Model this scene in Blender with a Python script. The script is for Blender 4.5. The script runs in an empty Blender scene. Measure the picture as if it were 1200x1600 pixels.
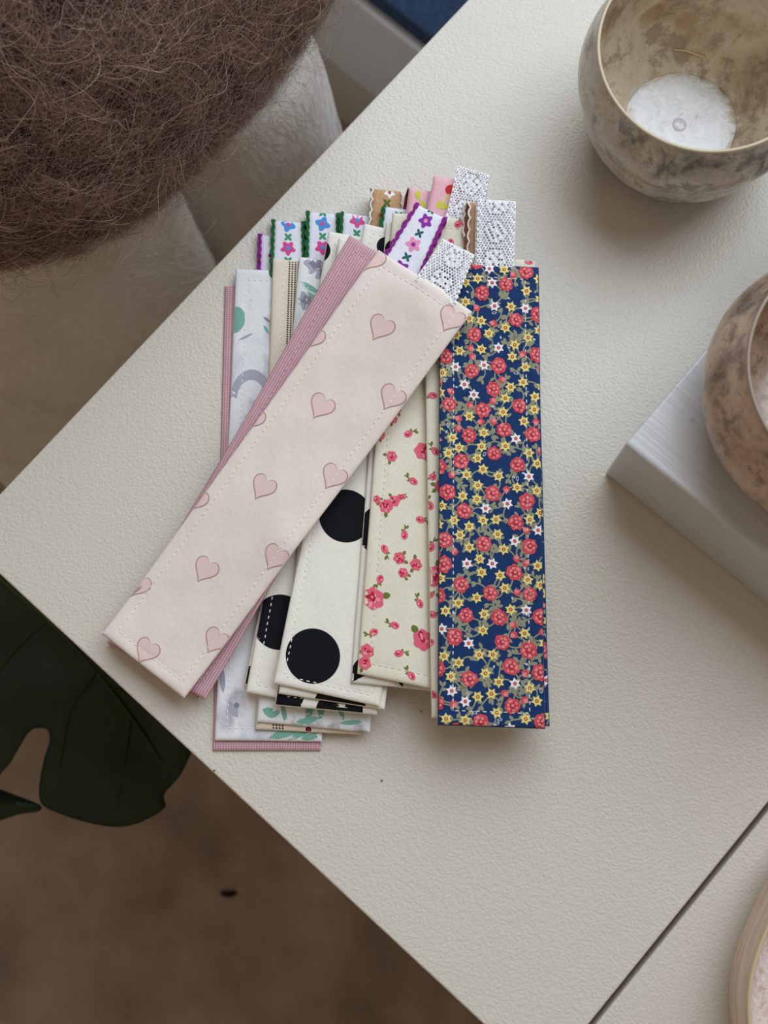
import bpy, bmesh, math, random
import numpy as np
from mathutils import Vector, Matrix, noise as mnoise

# ------------------------------------------------------------------ camera, world, lights, exposure
SC = bpy.context.scene
COL = SC.collection
F_PX, TILT, PHI = 1850.0, math.radians(11.0), math.radians(80.0)
TZ = 0.62                     # height of the table top above the floor
HC = 0.532                    # height of the camera above the table top
CAM = np.array([0.0, 0.0, TZ + HC])
_d = np.array([math.sin(TILT)*math.cos(PHI), math.sin(TILT)*math.sin(PHI), math.cos(TILT)])  # world down in (right, down, forward)
_Z = -_d
_X = np.array([1.0, 0, 0]); _X = _X - (_X @ _d)*_d; _X /= np.linalg.norm(_X)
_Y = np.cross(_Z, _X)
W2C = np.stack([_X, _Y, _Z])  # rows: world axes in camera coordinates
def ray(px, py):
    r = np.array([(px-600)/F_PX, (py-800)/F_PX, 1.0])
    return W2C @ r
def P(px, py, z=TZ):
    """point at height z on the line of sight of a pixel"""
    r = ray(px, py)
    return CAM + r*((z-CAM[2])/r[2])
cam_data = bpy.data.cameras.new('camera')
cam = bpy.data.objects.new('camera', cam_data); COL.objects.link(cam)
cx, cy, cz = W2C @ np.array([1., 0, 0]), W2C @ np.array([0, -1., 0]), W2C @ np.array([0, 0, -1.])
cam.matrix_world = Matrix(((cx[0], cy[0], cz[0], CAM[0]), (cx[1], cy[1], cz[1], CAM[1]), (cx[2], cy[2], cz[2], CAM[2]), (0, 0, 0, 1)))
cam_data.sensor_fit = 'VERTICAL'; cam_data.sensor_height = 24.0; cam_data.lens = F_PX/1600*24.0
cam_data.clip_start = 0.02; cam_data.clip_end = 50
cam_data.dof.use_dof = True; cam_data.dof.focus_distance = 0.525; cam_data.dof.aperture_fstop = 7.0
SC.camera = cam

world = bpy.data.worlds.new('world'); SC.world = world; world.use_nodes = True
bg = world.node_tree.nodes['Background']
bg.inputs['Color'].default_value = (1.0, 0.79, 0.58, 1); bg.inputs['Strength'].default_value = 0.27
def area_light(name, loc, target, size, size_y, energy, color):
    l = bpy.data.lights.new(name, 'AREA'); l.shape = 'RECTANGLE'; l.size = size; l.size_y = size_y
    l.energy = energy; l.color = color
    o = bpy.data.objects.new(name, l); COL.objects.link(o); o.location = loc
    o.rotation_euler = (Vector(target)-Vector(loc)).to_track_quat('-Z', 'Y').to_euler()
    return o
_c = P(-64, 838.3); _u = P(730, 0)-_c; _u /= np.linalg.norm(_u); _v = np.array([_u[1], -_u[0], 0])     # table corner, far edge and near edge directions
_w = _c+_u*1.00-_v*0.10; _w[2] = 1.60
area_light('window_daylight', tuple(_w), tuple(_w-_u*1.0-np.array([0, 0, 0.9])), 1.5, 1.25, 24, (0.77, 0.88, 1.0))
SC.view_settings.view_transform = 'Standard'; SC.view_settings.look = 'None'
SC.view_settings.exposure = -0.05; SC.view_settings.gamma = 1.0; SC.view_settings.use_curve_mapping = False

# ------------------------------------------------------------------ helpers
def srgb(r, g, b):
    f = lambda c: (c/255/12.92) if c/255 <= 0.04045 else ((c/255+0.055)/1.055)**2.4
    return (f(r), f(g), f(b), 1.0)
MATS = {}
class NT:
    def __init__(s, name, rough=0.8, spec=0.3):
        s.m = bpy.data.materials.new(name); s.m.use_nodes = True; s.t = s.m.node_tree
        s.b = s.t.nodes['Principled BSDF']; s.b.inputs['Roughness'].default_value = rough
        s.b.inputs['Specular IOR Level'].default_value = spec; MATS[name] = s.m
    def n(s, typ, **kw):
        x = s.t.nodes.new(typ)
        for k, v in kw.items():
            if k in x.inputs: x.inputs[k].default_value = v
            else: setattr(x, k, v)
        return x
    def l(s, a, b): s.t.links.new(a, b)
    def coord(s, kind='Object', scale=(1, 1, 1), rot=(0, 0, 0)):
        tc = s.n('ShaderNodeTexCoord'); mp = s.n('ShaderNodeMapping')
        mp.inputs['Scale'].default_value = scale; mp.inputs['Rotation'].default_value = rot
        s.l(tc.outputs[kind], mp.inputs['Vector']); return mp.outputs['Vector']
    def noise(s, vec, scale, detail=3, rough=0.5, dist=0.0):
        x = s.n('ShaderNodeTexNoise', Scale=scale, Detail=detail, Roughness=rough, Distortion=dist); s.l(vec, x.inputs['Vector'])
        return x.outputs['Fac']
    def ramp(s, fac, stops):
        r = s.n('ShaderNodeValToRGB'); e = r.color_ramp.elements
        while len(e) < len(stops): e.new(0.5)
        for i, (p, c) in enumerate(stops): e[i].position = p; e[i].color = c
        s.l(fac, r.inputs['Fac']); return r.outputs['Color']
    def mix(s, fac, a, b, mode='MIX'):
        x = s.n('ShaderNodeMix', data_type='RGBA', blend_type=mode)
        for sock, v in ((x.inputs[0], fac), (x.inputs[6], a), (x.inputs[7], b)):
            if isinstance(v, (int, float, tuple)): sock.default_value = v
            else: s.l(v, sock)
        return x.outputs[2]
    def color(s, c):
        if isinstance(c, tuple): s.b.inputs['Base Color'].default_value = c
        else: s.l(c, s.b.inputs['Base Color'])
    def bump(s, h, strength=0.3, dist=0.0005, prev=None):
        x = s.n('ShaderNodeBump', Strength=strength, Distance=dist); s.l(h, x.inputs['Height'])
        if prev is not None: s.l(prev, x.inputs['Normal'])
        s.l(x.outputs['Normal'], s.b.inputs['Normal']); return x.outputs['Normal']
def plain(name, rgb, rough=0.8, spec=0.25, sheen=0.0):
    if name in MATS: return MATS[name]
    k = NT(name, rough, spec); k.color(srgb(*rgb))
    if sheen: k.b.inputs['Sheen Weight'].default_value = sheen
    return k.m
def grey(v): return (v, v, v, 1)

class MB:
    """collects world-space vertices and faces, built as ONE mesh object"""
    def __init__(s): s.v = []; s.f = []; s.mi = []; s.uv = []
    def add(s, verts, faces, mi=0, uvs=None):
        o = len(s.v); s.v.extend([tuple(map(float, v)) for v in verts]); s.f.extend([tuple(i+o for i in f) for f in faces]); s.mi.extend([mi]*len(faces))
        s.uv.extend([tuple(u) for u in uvs] if uvs is not None else [(0, 0)]*len(verts))
    def tube(s, pts, rad, n=6, mi=0, closed=False):
        pts = [np.array(p, float) for p in pts]; m = len(pts); V = []; up0 = np.array([0, 0, 1.0])
        for i, p in enumerate(pts):
            t = pts[min(i+1, m-1)]-pts[max(i-1, 0)]; t = t/(np.linalg.norm(t)+1e-12)
            u = np.cross(t, up0)
            if np.linalg.norm(u) < 1e-3: u = np.cross(t, [0, 1., 0])
            u /= np.linalg.norm(u); w = np.cross(u, t); r = rad[i] if hasattr(rad, '__len__') else rad
            for k in range(n):
                a = 2*math.pi*k/n; V.append(p+r*(math.cos(a)*u+math.sin(a)*w))
        F = [(i*n+k, i*n+(k+1) % n, (i+1)*n+(k+1) % n, (i+1)*n+k) for i in range(m-1) for k in range(n)]
        F += [tuple(range(n-1, -1, -1)), tuple((m-1)*n+k for k in range(n))]
        s.add(V, F, mi)
    def lathe(s, prof, c, n=64, mi=0, rmod=None, zmod=None):
        V = []; F = []; m = len(prof)
        for i, (r, z) in enumerate(prof):
            for k in range(n):
                a = 2*math.pi*k/n; rr = r*(rmod(a, i) if rmod else 1); zz = z+(zmod(a, i) if zmod else 0)
                V.append((c[0]+rr*math.cos(a), c[1]+rr*math.sin(a), c[2]+zz))
        for i in range(m-1):
            for k in range(n): F.append((i*n+k, i*n+(k+1) % n, (i+1)*n+(k+1) % n, (i+1)*n+k))
        s.add(V, F, mi)
    def build(s, name, mats, parent=None, smooth=True, uv=False):
        me = bpy.data.meshes.new(name); off = np.array(parent.matrix_basis.translation) if parent else np.zeros(3)
        if parent and parent.parent: off = off+np.array(parent.parent.matrix_basis.translation)
        me.from_pydata([tuple(np.array(v)-off) for v in s.v], [], s.f)
        for m in (mats if isinstance(mats, (list, tuple)) else [mats]): me.materials.append(m)
        me.polygons.foreach_set('material_index', s.mi)
        me.polygons.foreach_set('use_smooth', [smooth]*len(s.f))
        if uv:
            l = me.uv_layers.new(name='UVMap'); idx = np.zeros(len(me.loops), int); me.loops.foreach_get('vertex_index', idx)
            l.data.foreach_set('uv', np.array(s.uv)[idx].astype(np.float32).ravel())
        me.update()
        o = bpy.data.objects.new(name, me); COL.objects.link(o)
        if parent: o.parent = parent
        return o
def tag(o, label, cat, group=None, kind=None):
    if label: o['label'] = label
    if cat: o['category'] = cat
    if group: o['group'] = group
    if kind: o['kind'] = kind
    return o
def empty(name, loc):
    o = bpy.data.objects.new(name, None); COL.objects.link(o); o.location = tuple(map(float, loc)); o.empty_display_size = 0.02
    return o
def bevel_box(name, o, u, v, w, mat, parent=None, bev=0.0015, seg=3):
    """box with corner o and edge vectors u, v, w; bevelled edges"""
    o, u, v, w = [np.array(x, float) for x in (o, u, v, w)]
    off = np.array(parent.location) if parent else np.zeros(3)
    bm = bmesh.new(); vs = [bm.verts.new(tuple(o+a*u+b*v+c*w-off)) for c in (0, 1) for b in (0, 1) for a in (0, 1)]
    for f in ((0, 1, 3, 2), (4, 5, 7, 6), (0, 1, 5, 4), (2, 3, 7, 6), (0, 2, 6, 4), (1, 3, 7, 5)): bm.faces.new([vs[i] for i in f])
    bmesh.ops.recalc_face_normals(bm, faces=bm.faces)
    if bev: bmesh.ops.bevel(bm, geom=list(bm.edges), offset=bev, segments=seg, profile=0.5, affect='EDGES')
    me = bpy.data.meshes.new(name); bm.to_mesh(me); bm.free(); me.materials.append(mat)
    me.polygons.foreach_set('use_smooth', [False]*len(me.polygons))
    ob = bpy.data.objects.new(name, me); COL.objects.link(ob)
    if parent: ob.parent = parent
    return ob
def catmull(pts, n, closed=False):
    pts = [np.array(p, float) for p in pts]; m = len(pts); out = []
    rng = range(m) if closed else range(m-1)
    g = (lambda i: pts[i % m]) if closed else (lambda i: pts[max(0, min(m-1, i))])
    for i in rng:
        a, b, c, d = g(i-1), g(i), g(i+1), g(i+2)
        for k in range(n):
            t = k/n; out.append(0.5*((2*b)+(c-a)*t+(2*a-5*b+4*c-d)*t*t+(3*b-a-3*c+d)*t**3))
    if not closed: out.append(pts[-1])
    return out
def hair(name, mat, pos, rad, parent, label=None):
    """pos: (N, K, 3) world-space strands"""
    N, K, _ = pos.shape; hc = bpy.data.hair_curves.new(name); hc.add_curves([K]*N)
    off = np.array(parent.matrix_basis.translation)
    hc.attributes['position'].data.foreach_set('vector', (pos-off).astype(np.float32).ravel())
    ra = hc.attributes.get('radius') or hc.attributes.new('radius', 'FLOAT', 'POINT')
    taper = np.linspace(1, 0.35, K)[None, :]*np.asarray(rad).reshape(-1, 1)
    ra.data.foreach_set('value', np.broadcast_to(taper, (N, K)).astype(np.float32).ravel())
    hc.materials.append(mat); o = bpy.data.objects.new(name, hc); COL.objects.link(o); o.parent = parent; o['kind'] = 'stuff'
    return o

# ------------------------------------------------------------------ surface materials
k = NT('floor_brown', 0.75, 0.2); v = k.coord('Object')
c = k.ramp(k.noise(v, 6, 6, 0.62), [(0.3, srgb(122, 103, 90)), (0.7, srgb(186, 164, 148))])
k.color(k.mix(k.ramp(k.noise(v, 55, 3), [(0.70, grey(0)), (0.78, grey(0.5))]), c, srgb(96, 80, 70)))
k.bump(k.noise(v, 120, 4), 0.2, 0.001)
k = NT('table_cream', 0.42, 0.6); v = k.coord('Object')
c = k.ramp(k.noise(v, 6, 3), [(0.3, srgb(213, 205, 192)), (0.7, srgb(218, 211, 199))])
sp = k.n('ShaderNodeTexVoronoi', Scale=38.0); k.l(v, sp.inputs['Vector'])
k.color(k.mix(k.ramp(sp.outputs['Distance'], [(0.018, grey(1)), (0.026, grey(0))]), c, srgb(120, 108, 96)))
k.bump(k.noise(v, 820, 1, 0.4), 0.40, 0.0008)
MATS['table_leg'] = plain('table_leg', (205, 198, 186), 0.5)
k = NT('platform_grey', 0.6); v = k.coord('Object'); k.color(k.ramp(k.noise(v, 14, 3), [(0.3, srgb(212, 210, 210)), (0.7, srgb(222, 220, 220))]))
plain('platform_beige', (196, 188, 174), 0.7)
k = NT('navy_felt', 0.9, 0.15); v = k.coord('Object'); k.color(k.ramp(k.noise(v, 300, 3), [(0.3, srgb(44, 60, 86)), (0.7, srgb(60, 78, 106))])); k.bump(k.noise(v, 500, 3), 0.4, 0.0006)

# ------------------------------------------------------------------ floor and platform
floor = MB(); floor.add([(-2.2, -2.2, 0), (2.4, -2.2, 0), (2.4, 2.4, 0), (-2.2, 2.4, 0)], [(0, 1, 2, 3)])
o = floor.build('floor', MATS['floor_brown'], smooth=False); tag(o, 'dark brown mottled concrete floor below the table edge', 'floor', kind='structure')

CORNER = P(-64, 838.3)
U = P(730, 0)-CORNER; U[2] = 0; U /= np.linalg.norm(U)          # along the far edge of the table
V = np.array([U[1], -U[0], 0])                                   # along the near edge
UPZ = np.array([0, 0, 1.0])
def on_front(px, py, off=0.0):
    r = ray(px, py); tt = ((CORNER-CAM) @ N_PL + off_front+off)/(r @ N_PL); return CAM+r*tt
N_PL = U.copy(); off_front = (P(515, 182, 0)-CORNER) @ N_PL
zb = on_front(551, 125)[2]; zg = on_front(603, 40)[2]
pl = empty('display_platform', CORNER*[1, 1, 0]+N_PL*off_front)
tag(pl, 'low pale grey display platform with beige plinth behind the table', 'platform')
base = CORNER*[1, 1, 0]+N_PL*off_front-V*0.95; PLV = 0.92
bevel_box('plinth', base+N_PL*0.004, V*PLV, N_PL*0.42, UPZ*zb, MATS['platform_beige'], pl, 0.004)
bevel_box('grey_panel', base+N_PL*0.0-UPZ*0+UPZ*(zb+0.0006), V*PLV, N_PL*0.42, UPZ*(zg-zb-0.0006), MATS['platform_grey'], pl, 0.003)
pad = bevel_box('floor_mat', base+N_PL*0.006+V*0.01+UPZ*(zg+0.0005), V*(PLV-0.02), N_PL*0.40, UPZ*0.022, MATS['navy_felt'], None, 0.004)
tag(pad, 'dark navy felt mat lying on the grey platform', 'mat')

# ------------------------------------------------------------------ tables
s1 = (P(1062.5, 1431)-CORNER) @ V
def table(name, v0, v1, label, u0=0.0, u1=0.84):
    t = empty(name, np.array([*(CORNER+V*(v0+v1)/2+U*(u0+u1)/2)[:2], 0])); tag(t, label, 'table', 'cream display tables')
    o0 = CORNER+V*v0+U*u0
    bevel_box('table_top', o0-UPZ*0.024, U*(u1-u0), V*(v1-v0), UPZ*0.024, MATS['table_cream'], t, 0.0011, 4)
    for a in (0.10, u1-u0-0.13):
        for b in (0.06, v1-v0-0.09):
            q = o0+U*a+V*b
            bevel_box('leg', np.array([q[0], q[1], 0]), U*0.03, V*0.03, UPZ*(TZ-0.0242), MATS['table_leg'], t, 0.002, 2)
    return t
table('display_table', 0.0, s1-0.0011, 'large cream textured table top carrying the fabric bookmarks')
table('display_table', s1+0.0011, s1+0.55, 'cream table beyond the dark seam, under the wooden dish')
print('seam at', s1)

# ------------------------------------------------------------------ painted block
k = NT('block_paint', 0.30, 0.6); v = k.coord('Object', (1, 1, 1))
ang = math.atan2(V[1], V[0])
v = k.coord('Object', (1, 1, 1), (0, 0, -ang))
mp = k.n('ShaderNodeMapping'); k.l(v, mp.inputs['Vector']); mp.inputs['Scale'].default_value = (14, 420, 60)
gr = k.noise(mp.outputs['Vector'], 1.0, 4, 0.55)
pt = k.ramp(k.noise(v, 60, 4, 0.6), [(0.70, grey(0)), (0.76, grey(0.6))])
k.color(k.mix(pt, k.ramp(gr, [(0.25, srgb(196, 197, 199)), (0.7, srgb(214, 214, 215))]), srgb(176, 166, 148)))
k.bump(gr, 0.5, 0.0007)
HB = HC*(1-np.linalg.norm(np.array([945, 740])-[662.4, 1154.2])/np.linalg.norm(np.array([978, 692])-[662.4, 1154.2]))
b0 = P(945, 740); bt = P(1200, 945)-b0; bt /= np.linalg.norm(bt); bs = np.array([-bt[1], bt[0], 0])
print('block height', HB)
blk = bevel_box('wooden_block', b0+UPZ*0.0001, bt*0.135, bs*0.21, UPZ*HB, MATS['block_paint'], None, 0.0014, 3)
tag(blk, 'thick white-painted wooden block with brushed grain under the brown bowl', 'block')

# ------------------------------------------------------------------ ceramic bowls
def glaze(name, cols, scale=34, dark=None):
    k = NT(name, 0.22, 0.5); v = k.coord('Object')
    a = k.noise(v, scale, 12, 0.68, 0.35); b = k.noise(v, scale*2.2, 10, 0.75, 0.25)
    c = k.ramp(a, [(0.36, cols[0]), (0.45, cols[1]), (0.55, cols[2]), (0.64, cols[3])])
    c = k.mix(k.ramp(b, [(0.53, grey(0)), (0.60, grey(0.7))]), c, dark or cols[0])
    k.color(c); k.bump(b, 0.10, 0.0008); k.b.inputs['Coat Weight'].default_value = 0.25
    return k.m
g_out = glaze('glaze_grey_brown', [srgb(104, 94, 84), srgb(182, 172, 156), srgb(212, 203, 188), srgb(176, 150, 116)], 34, srgb(108, 97, 87))
g_in = glaze('glaze_inner_taupe', [srgb(150, 132, 108), srgb(206, 192, 166), srgb(224, 212, 190), srgb(186, 160, 124)], 20, srgb(160, 142, 120))
g_brown = glaze('glaze_pinkish_brown', [srgb(110, 94, 86), srgb(176, 150, 130), srgb(204, 176, 152), srgb(178, 148, 122)], 40, srgb(118, 102, 94))
g_rim = plain('glaze_rim', (196, 182, 152), 0.25, 0.5)
k = NT('glaze_white_pool', 0.12, 0.6); v = k.coord('Object')
vo = k.n('ShaderNodeTexVoronoi', Scale=150.0, feature='DISTANCE_TO_EDGE'); k.l(v, vo.inputs['Vector'])
cr = k.ramp(k.noise(v, 60, 6, 0.7, 1.0), [(0.34, srgb(190, 182, 168)), (0.43, srgb(226, 228, 230)), (0.75, srgb(248, 250, 252))])
k.color(k.mix(k.ramp(vo.outputs['Distance'], [(0.0, grey(0.22)), (0.05, grey(0))]), cr, srgb(150, 140, 126))); k.bump(k.noise(v, 180, 4), 0.3, 0.0008)
glint = NT('painted_glint', 0.35); glint.color(srgb(240, 218, 160)); glint.b.inputs['Metallic'].default_value = 0.4  # pale gold colour for light reflections drawn on the glaze
def bowl(name, label, rim_c, prof_out, prof_in, mo, mi_, n=96, rim=None):
    t = empty(name, rim_c); tag(t, label, 'bowl')
    wob = lambda a, i: 1+0.006*math.sin(2*a+0.5)+0.004*math.sin(3*a+1)
    mb = MB(); mb.lathe([(0.0002, prof_out[0][1])]+prof_out, rim_c, n, 0, wob); b = mb.build('outer_wall', mo, t)
    mb = MB(); mb.lathe(prof_in, rim_c, n, 0, wob); mb.build('inner_wall', mi_, t)
    rr, rz = prof_out[-1]; ri = prof_in[0][0]; mid = (rr+ri)/2; hw = (rr-ri)/2
    mb = MB(); mb.lathe([(mid+hw*1.05*math.cos(a), rz+hw*0.9*math.sin(a)) for a in np.linspace(-0.3, math.pi+0.3, 9)], rim_c, n, 0, wob); mb.build('rim', rim or g_rim, t)
    return t
def smooth_prof(p, n=5): return [tuple(q) for q in catmull(p, n)]
H1 = 0.070
rc = P(1112, 74, TZ+H1); c1 = np.array([rc[0], rc[1], TZ])
po = smooth_prof([(0.026, 0.0), (0.031, 0.0006), (0.040, 0.008), (0.0472, 0.020), (0.0490, 0.029), (0.0484, 0.0335), (0.0515, 0.0375), (0.0538, 0.047), (0.0525, 0.058), (0.0488, H1)])
pi_ = smooth_prof([(0.0472, H1), (0.0490, 0.060), (0.0492, 0.046), (0.0455, 0.031), (0.0370, 0.016), (0.0270, 0.0072), (0.0262, 0.0066), (0.014, 0.0056), (0.0002, 0.0052)])
k = NT('glaze_inner_white_pool', 0.18, 0.5); v = k.coord('Object')
a_ = k.noise(v, 20, 12, 0.68, 0.35); b_ = k.noise(v, 46, 10, 0.75, 0.25)
tan_ = k.ramp(a_, [(0.36, srgb(150, 132, 108)), (0.45, srgb(206, 192, 166)), (0.55, srgb(224, 212, 190)), (0.64, srgb(186, 160, 124))])
tan_ = k.mix(k.ramp(b_, [(0.53, grey(0)), (0.60, grey(0.7))]), tan_, srgb(150, 132, 112))
sx = k.n('ShaderNodeSeparateXYZ'); k.l(v, sx.inputs[0]); cmb = k.n('ShaderNodeCombineXYZ'); k.l(sx.outputs[0], cmb.inputs[0]); k.l(sx.outputs[1], cmb.inputs[1])
ln_ = k.n('ShaderNodeVectorMath', operation='LENGTH'); k.l(cmb.outputs[0], ln_.inputs[0])
ma = k.n('ShaderNodeMath', operation='MULTIPLY_ADD'); k.l(k.noise(v, 95, 6, 0.7, 0.8), ma.inputs[0]); ma.inputs[1].default_value = 0.024; k.l(ln_.outputs['Value'], ma.inputs[2])
msk = k.ramp(ma.outputs[0], [(0.0372, grey(1)), (0.0390, grey(0))])
vo = k.n('ShaderNodeTexVoronoi', Scale=170.0, feature='DISTANCE_TO_EDGE'); k.l(v, vo.inputs['Vector'])
wh = k.ramp(k.noise(v, 90, 8, 0.75, 1.0), [(0.33, srgb(176, 166, 150)), (0.44, srgb(224, 226, 228)), (0.7, srgb(250, 251, 252))])
wh = k.mix(k.ramp(vo.outputs['Distance'], [(0.0, grey(0.35)), (0.05, grey(0))]), wh, srgb(255, 255, 255))
k.color(k.mix(msk, tan_, wh)); k.bump(k.noise(v, 150, 5, 0.6), 0.18, 0.0008); k.b.inputs['Coat Weight'].default_value = 0.3
b1 = bowl('ceramic_bowl', 'grey-brown marbled ceramic bowl with white crackled bottom on the table', c1, po, pi_, g_out, k.m)
mb = MB(); mb.lathe([(0.0034*math.cos(a), 0.0054+0.0008*math.sin(a)) for a in np.linspace(0, math.pi/2*0.98, 5)], c1, 20); mb.build('centre_knob', MATS['glaze_white_pool'], b1)
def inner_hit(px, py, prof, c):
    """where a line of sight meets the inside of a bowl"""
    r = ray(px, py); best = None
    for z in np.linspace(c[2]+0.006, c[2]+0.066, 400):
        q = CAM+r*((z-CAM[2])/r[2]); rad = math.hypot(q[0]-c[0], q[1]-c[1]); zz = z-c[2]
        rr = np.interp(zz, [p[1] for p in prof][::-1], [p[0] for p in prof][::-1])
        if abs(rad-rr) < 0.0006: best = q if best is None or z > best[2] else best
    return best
for path in ([(1052, 77), (1070, 79), (1086, 84), (1103, 90)], [(1144, 70), (1148, 64), (1157, 56)], [(1125, 100), (1127, 96), (1130, 91)]):  # painted highlights: thin strokes modelled where the glossy inside reflects light
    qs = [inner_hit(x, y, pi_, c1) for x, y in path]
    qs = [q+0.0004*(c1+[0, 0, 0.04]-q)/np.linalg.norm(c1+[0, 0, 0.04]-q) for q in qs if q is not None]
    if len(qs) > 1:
        mb = MB(); mb.tube(catmull(qs, 4), 0.00035, 5); mb.build('glint_stroke', glint.m, b1)

H2 = 0.056
rc2 = P(1375, 575, TZ+HB+H2); c2 = np.array([rc2[0], rc2[1], TZ+HB+0.0001])
po = smooth_prof([(0.030, 0.0), (0.034, 0.0006), (0.046, 0.006), (0.0550, 0.016), (0.0573, 0.025), (0.0562, 0.034), (0.0530, 0.044), (0.0497, 0.052), (0.0485, H2)])
pi2 = smooth_prof([(0.0470, H2), (0.0490, 0.050), (0.0525, 0.039), (0.0538, 0.029), (0.048, 0.015), (0.030, 0.006), (0.0002, 0.005)])
bowl('ceramic_bowl', 'round pinkish-brown ceramic bowl standing on the white block', c2, po, pi2, g_brown, g_brown, rim=plain('glaze_rim_taupe', (150, 132, 116), 0.25, 0.5))

# ------------------------------------------------------------------ wooden dish
k = NT('dish_side_wood', 0.5, 0.3); v = k.coord('Object', (1, 1, 14)); g = k.noise(v, 26, 5, 0.6, 0.6)
k.color(k.ramp(g, [(0.3, srgb(204, 174, 156)), (0.7, srgb(232, 208, 190))])); k.bump(g, 0.15, 0.0005)
k = NT('dish_inner', 0.55, 0.3); v = k.coord('Object'); g = k.noise(v, 420, 5, 0.7)
k.color(k.ramp(g, [(0.34, srgb(198, 168, 160)), (0.5, srgb(222, 202, 196)), (0.68, srgb(238, 226, 222))])); k.bump(g, 0.2, 0.0004)
g_edge = plain('dish_edge', (206, 184, 148), 0.4)
dc = P(1574, 1626, TZ+0.032); dc = np.array([dc[0], dc[1], TZ+0.0001])
dish = empty('wooden_dish', dc); tag(dish, 'pale pinkish wooden dish with wavy rim at the lower right', 'dish')
wv = lambda a, i: 1+0.006*math.sin(11*a+0.6)*min(1, i/3)+0.003*math.sin(5*a)
mb = MB(); mb.lathe([(0.0002, 0), (0.0826, 0), (0.0946, 0.003), (0.1014, 0.01), (0.1026, 0.017), (0.1014, 0.025), (0.1002, 0.0315)], dc, 120, 0, wv); mb.build('outer_wall', MATS['dish_side_wood'], dish)
wv2 = lambda a, i: 1+0.006*math.sin(11*a+0.6)+0.003*math.sin(5*a)
mb = MB(); mb.lathe([(0.1002, 0.0315), (0.1001, 0.0322), (0.0994, 0.0326), (0.0986, 0.0322), (0.0984, 0.0315)], dc, 120, 0, wv2); mb.build('rim', g_edge, dish)
mb = MB(); mb.lathe([(0.0984, 0.0315), (0.0976, 0.028), (0.0946, 0.025), (0.0846, 0.0235), (0.0002, 0.023)], dc, 120, 0, lambda a, i: 1+(0.006*math.sin(11*a+0.6)+0.003*math.sin(5*a))*(1-i/5)); mb.build('inner_dish', MATS['dish_inner'], dish)

# ------------------------------------------------------------------ fabric materials (UV in metres along the cloth)
def fabric(name, rgb, rgb2=None, weave=3400, slub=0.25, rough=0.9, extra=None):
    k = NT(name, rough, 0.15); k.b.inputs['Sheen Weight'].default_value = 0.15
    v = k.coord('UV'); c1 = srgb(*rgb); c2 = srgb(*(rgb2 or [max(0, x-16) for x in rgb]))
    a = k.noise(k.coord('UV', (1, 0.12, 1)), weave, 2); b = k.noise(k.coord('UV', (0.12, 1, 1)), weave, 2)
    wv = k.n('ShaderNodeMath', operation='ADD'); k.l(a, wv.inputs[0]); k.l(b, wv.inputs[1])
    hf_ = k.n('ShaderNodeMath', operation='MULTIPLY'); k.l(wv.outputs[0], hf_.inputs[0]); hf_.inputs[1].default_value = 0.5
    c = k.ramp(hf_.outputs[0], [(0.34, c2), (0.60, c1)])
    if extra: c = extra(k, v, c)
    k.color(c); b1 = k.bump(hf_.outputs[0], 0.35, 0.0003)
    k.bump(k.noise(v, 70, 3), 0.35, 0.0014, b1)
    return k.m
def watercolor(cols, sc, th=0.5):
    def f(k, v, c):
        for i, col in enumerate(cols):
            n = k.noise(k.coord('UV', (1, 0.8, 1), (0, 0, 0.6*i)), sc*(1+0.37*i), 4, 0.55, 0.4)
            c = k.mix(k.ramp(n, [(th, grey(0)), (th+0.12, grey(0.85))]), c, srgb(*col))
        return c
    return f
def linen(k, v, c):
    w = k.n('ShaderNodeTexWave', Scale=270.0, Distortion=1.2, Detail=2.0); w.inputs['Detail Scale'].default_value = 3; w.bands_direction = 'X'; k.l(v, w.inputs['Vector'])
    c = k.mix(k.ramp(w.outputs['Fac'], [(0.35, grey(0)), (0.75, grey(0.8))]), c, srgb(230, 200, 206))
    w2 = k.n('ShaderNodeTexWave', Scale=330.0, Distortion=1.5); w2.bands_direction = 'Y'; k.l(v, w2.inputs['Vector'])
    return k.mix(k.ramp(w2.outputs['Fac'], [(0.2, grey(0.45)), (0.5, grey(0))]), c, srgb(166, 110, 120))
FAB = dict(
    heart=fabric('heart_cotton', (243, 231, 223), (233, 218, 209)),
    navy=fabric('navy_cotton', (30, 62, 112), (20, 44, 86)),
    cream=fabric('cream_cotton', (236, 230, 210), (222, 214, 192)),
    white=fabric('ivory_cotton', (244, 240, 230), (230, 225, 212)),
    ecru=fabric('ecru_cotton', (238, 226, 206), (224, 210, 188)),
    pink=fabric('rose_linen', (200, 154, 164), (184, 134, 144), extra=linen),
    grey=fabric('watercolour_cotton', (240, 240, 240), (226, 226, 228), extra=watercolor([(190, 196, 206), (160, 158, 176)], 34, 0.53)),
    grey2=fabric('grey_bloom_cotton', (240, 240, 238), (226, 226, 226), extra=watercolor([(196, 204, 212), (120, 112, 128)], 52, 0.55)),
)
THREAD = plain('white_thread', (246, 243, 238), 0.7)
THREAD_W = plain('cream_thread', (232, 224, 206), 0.75)
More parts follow.
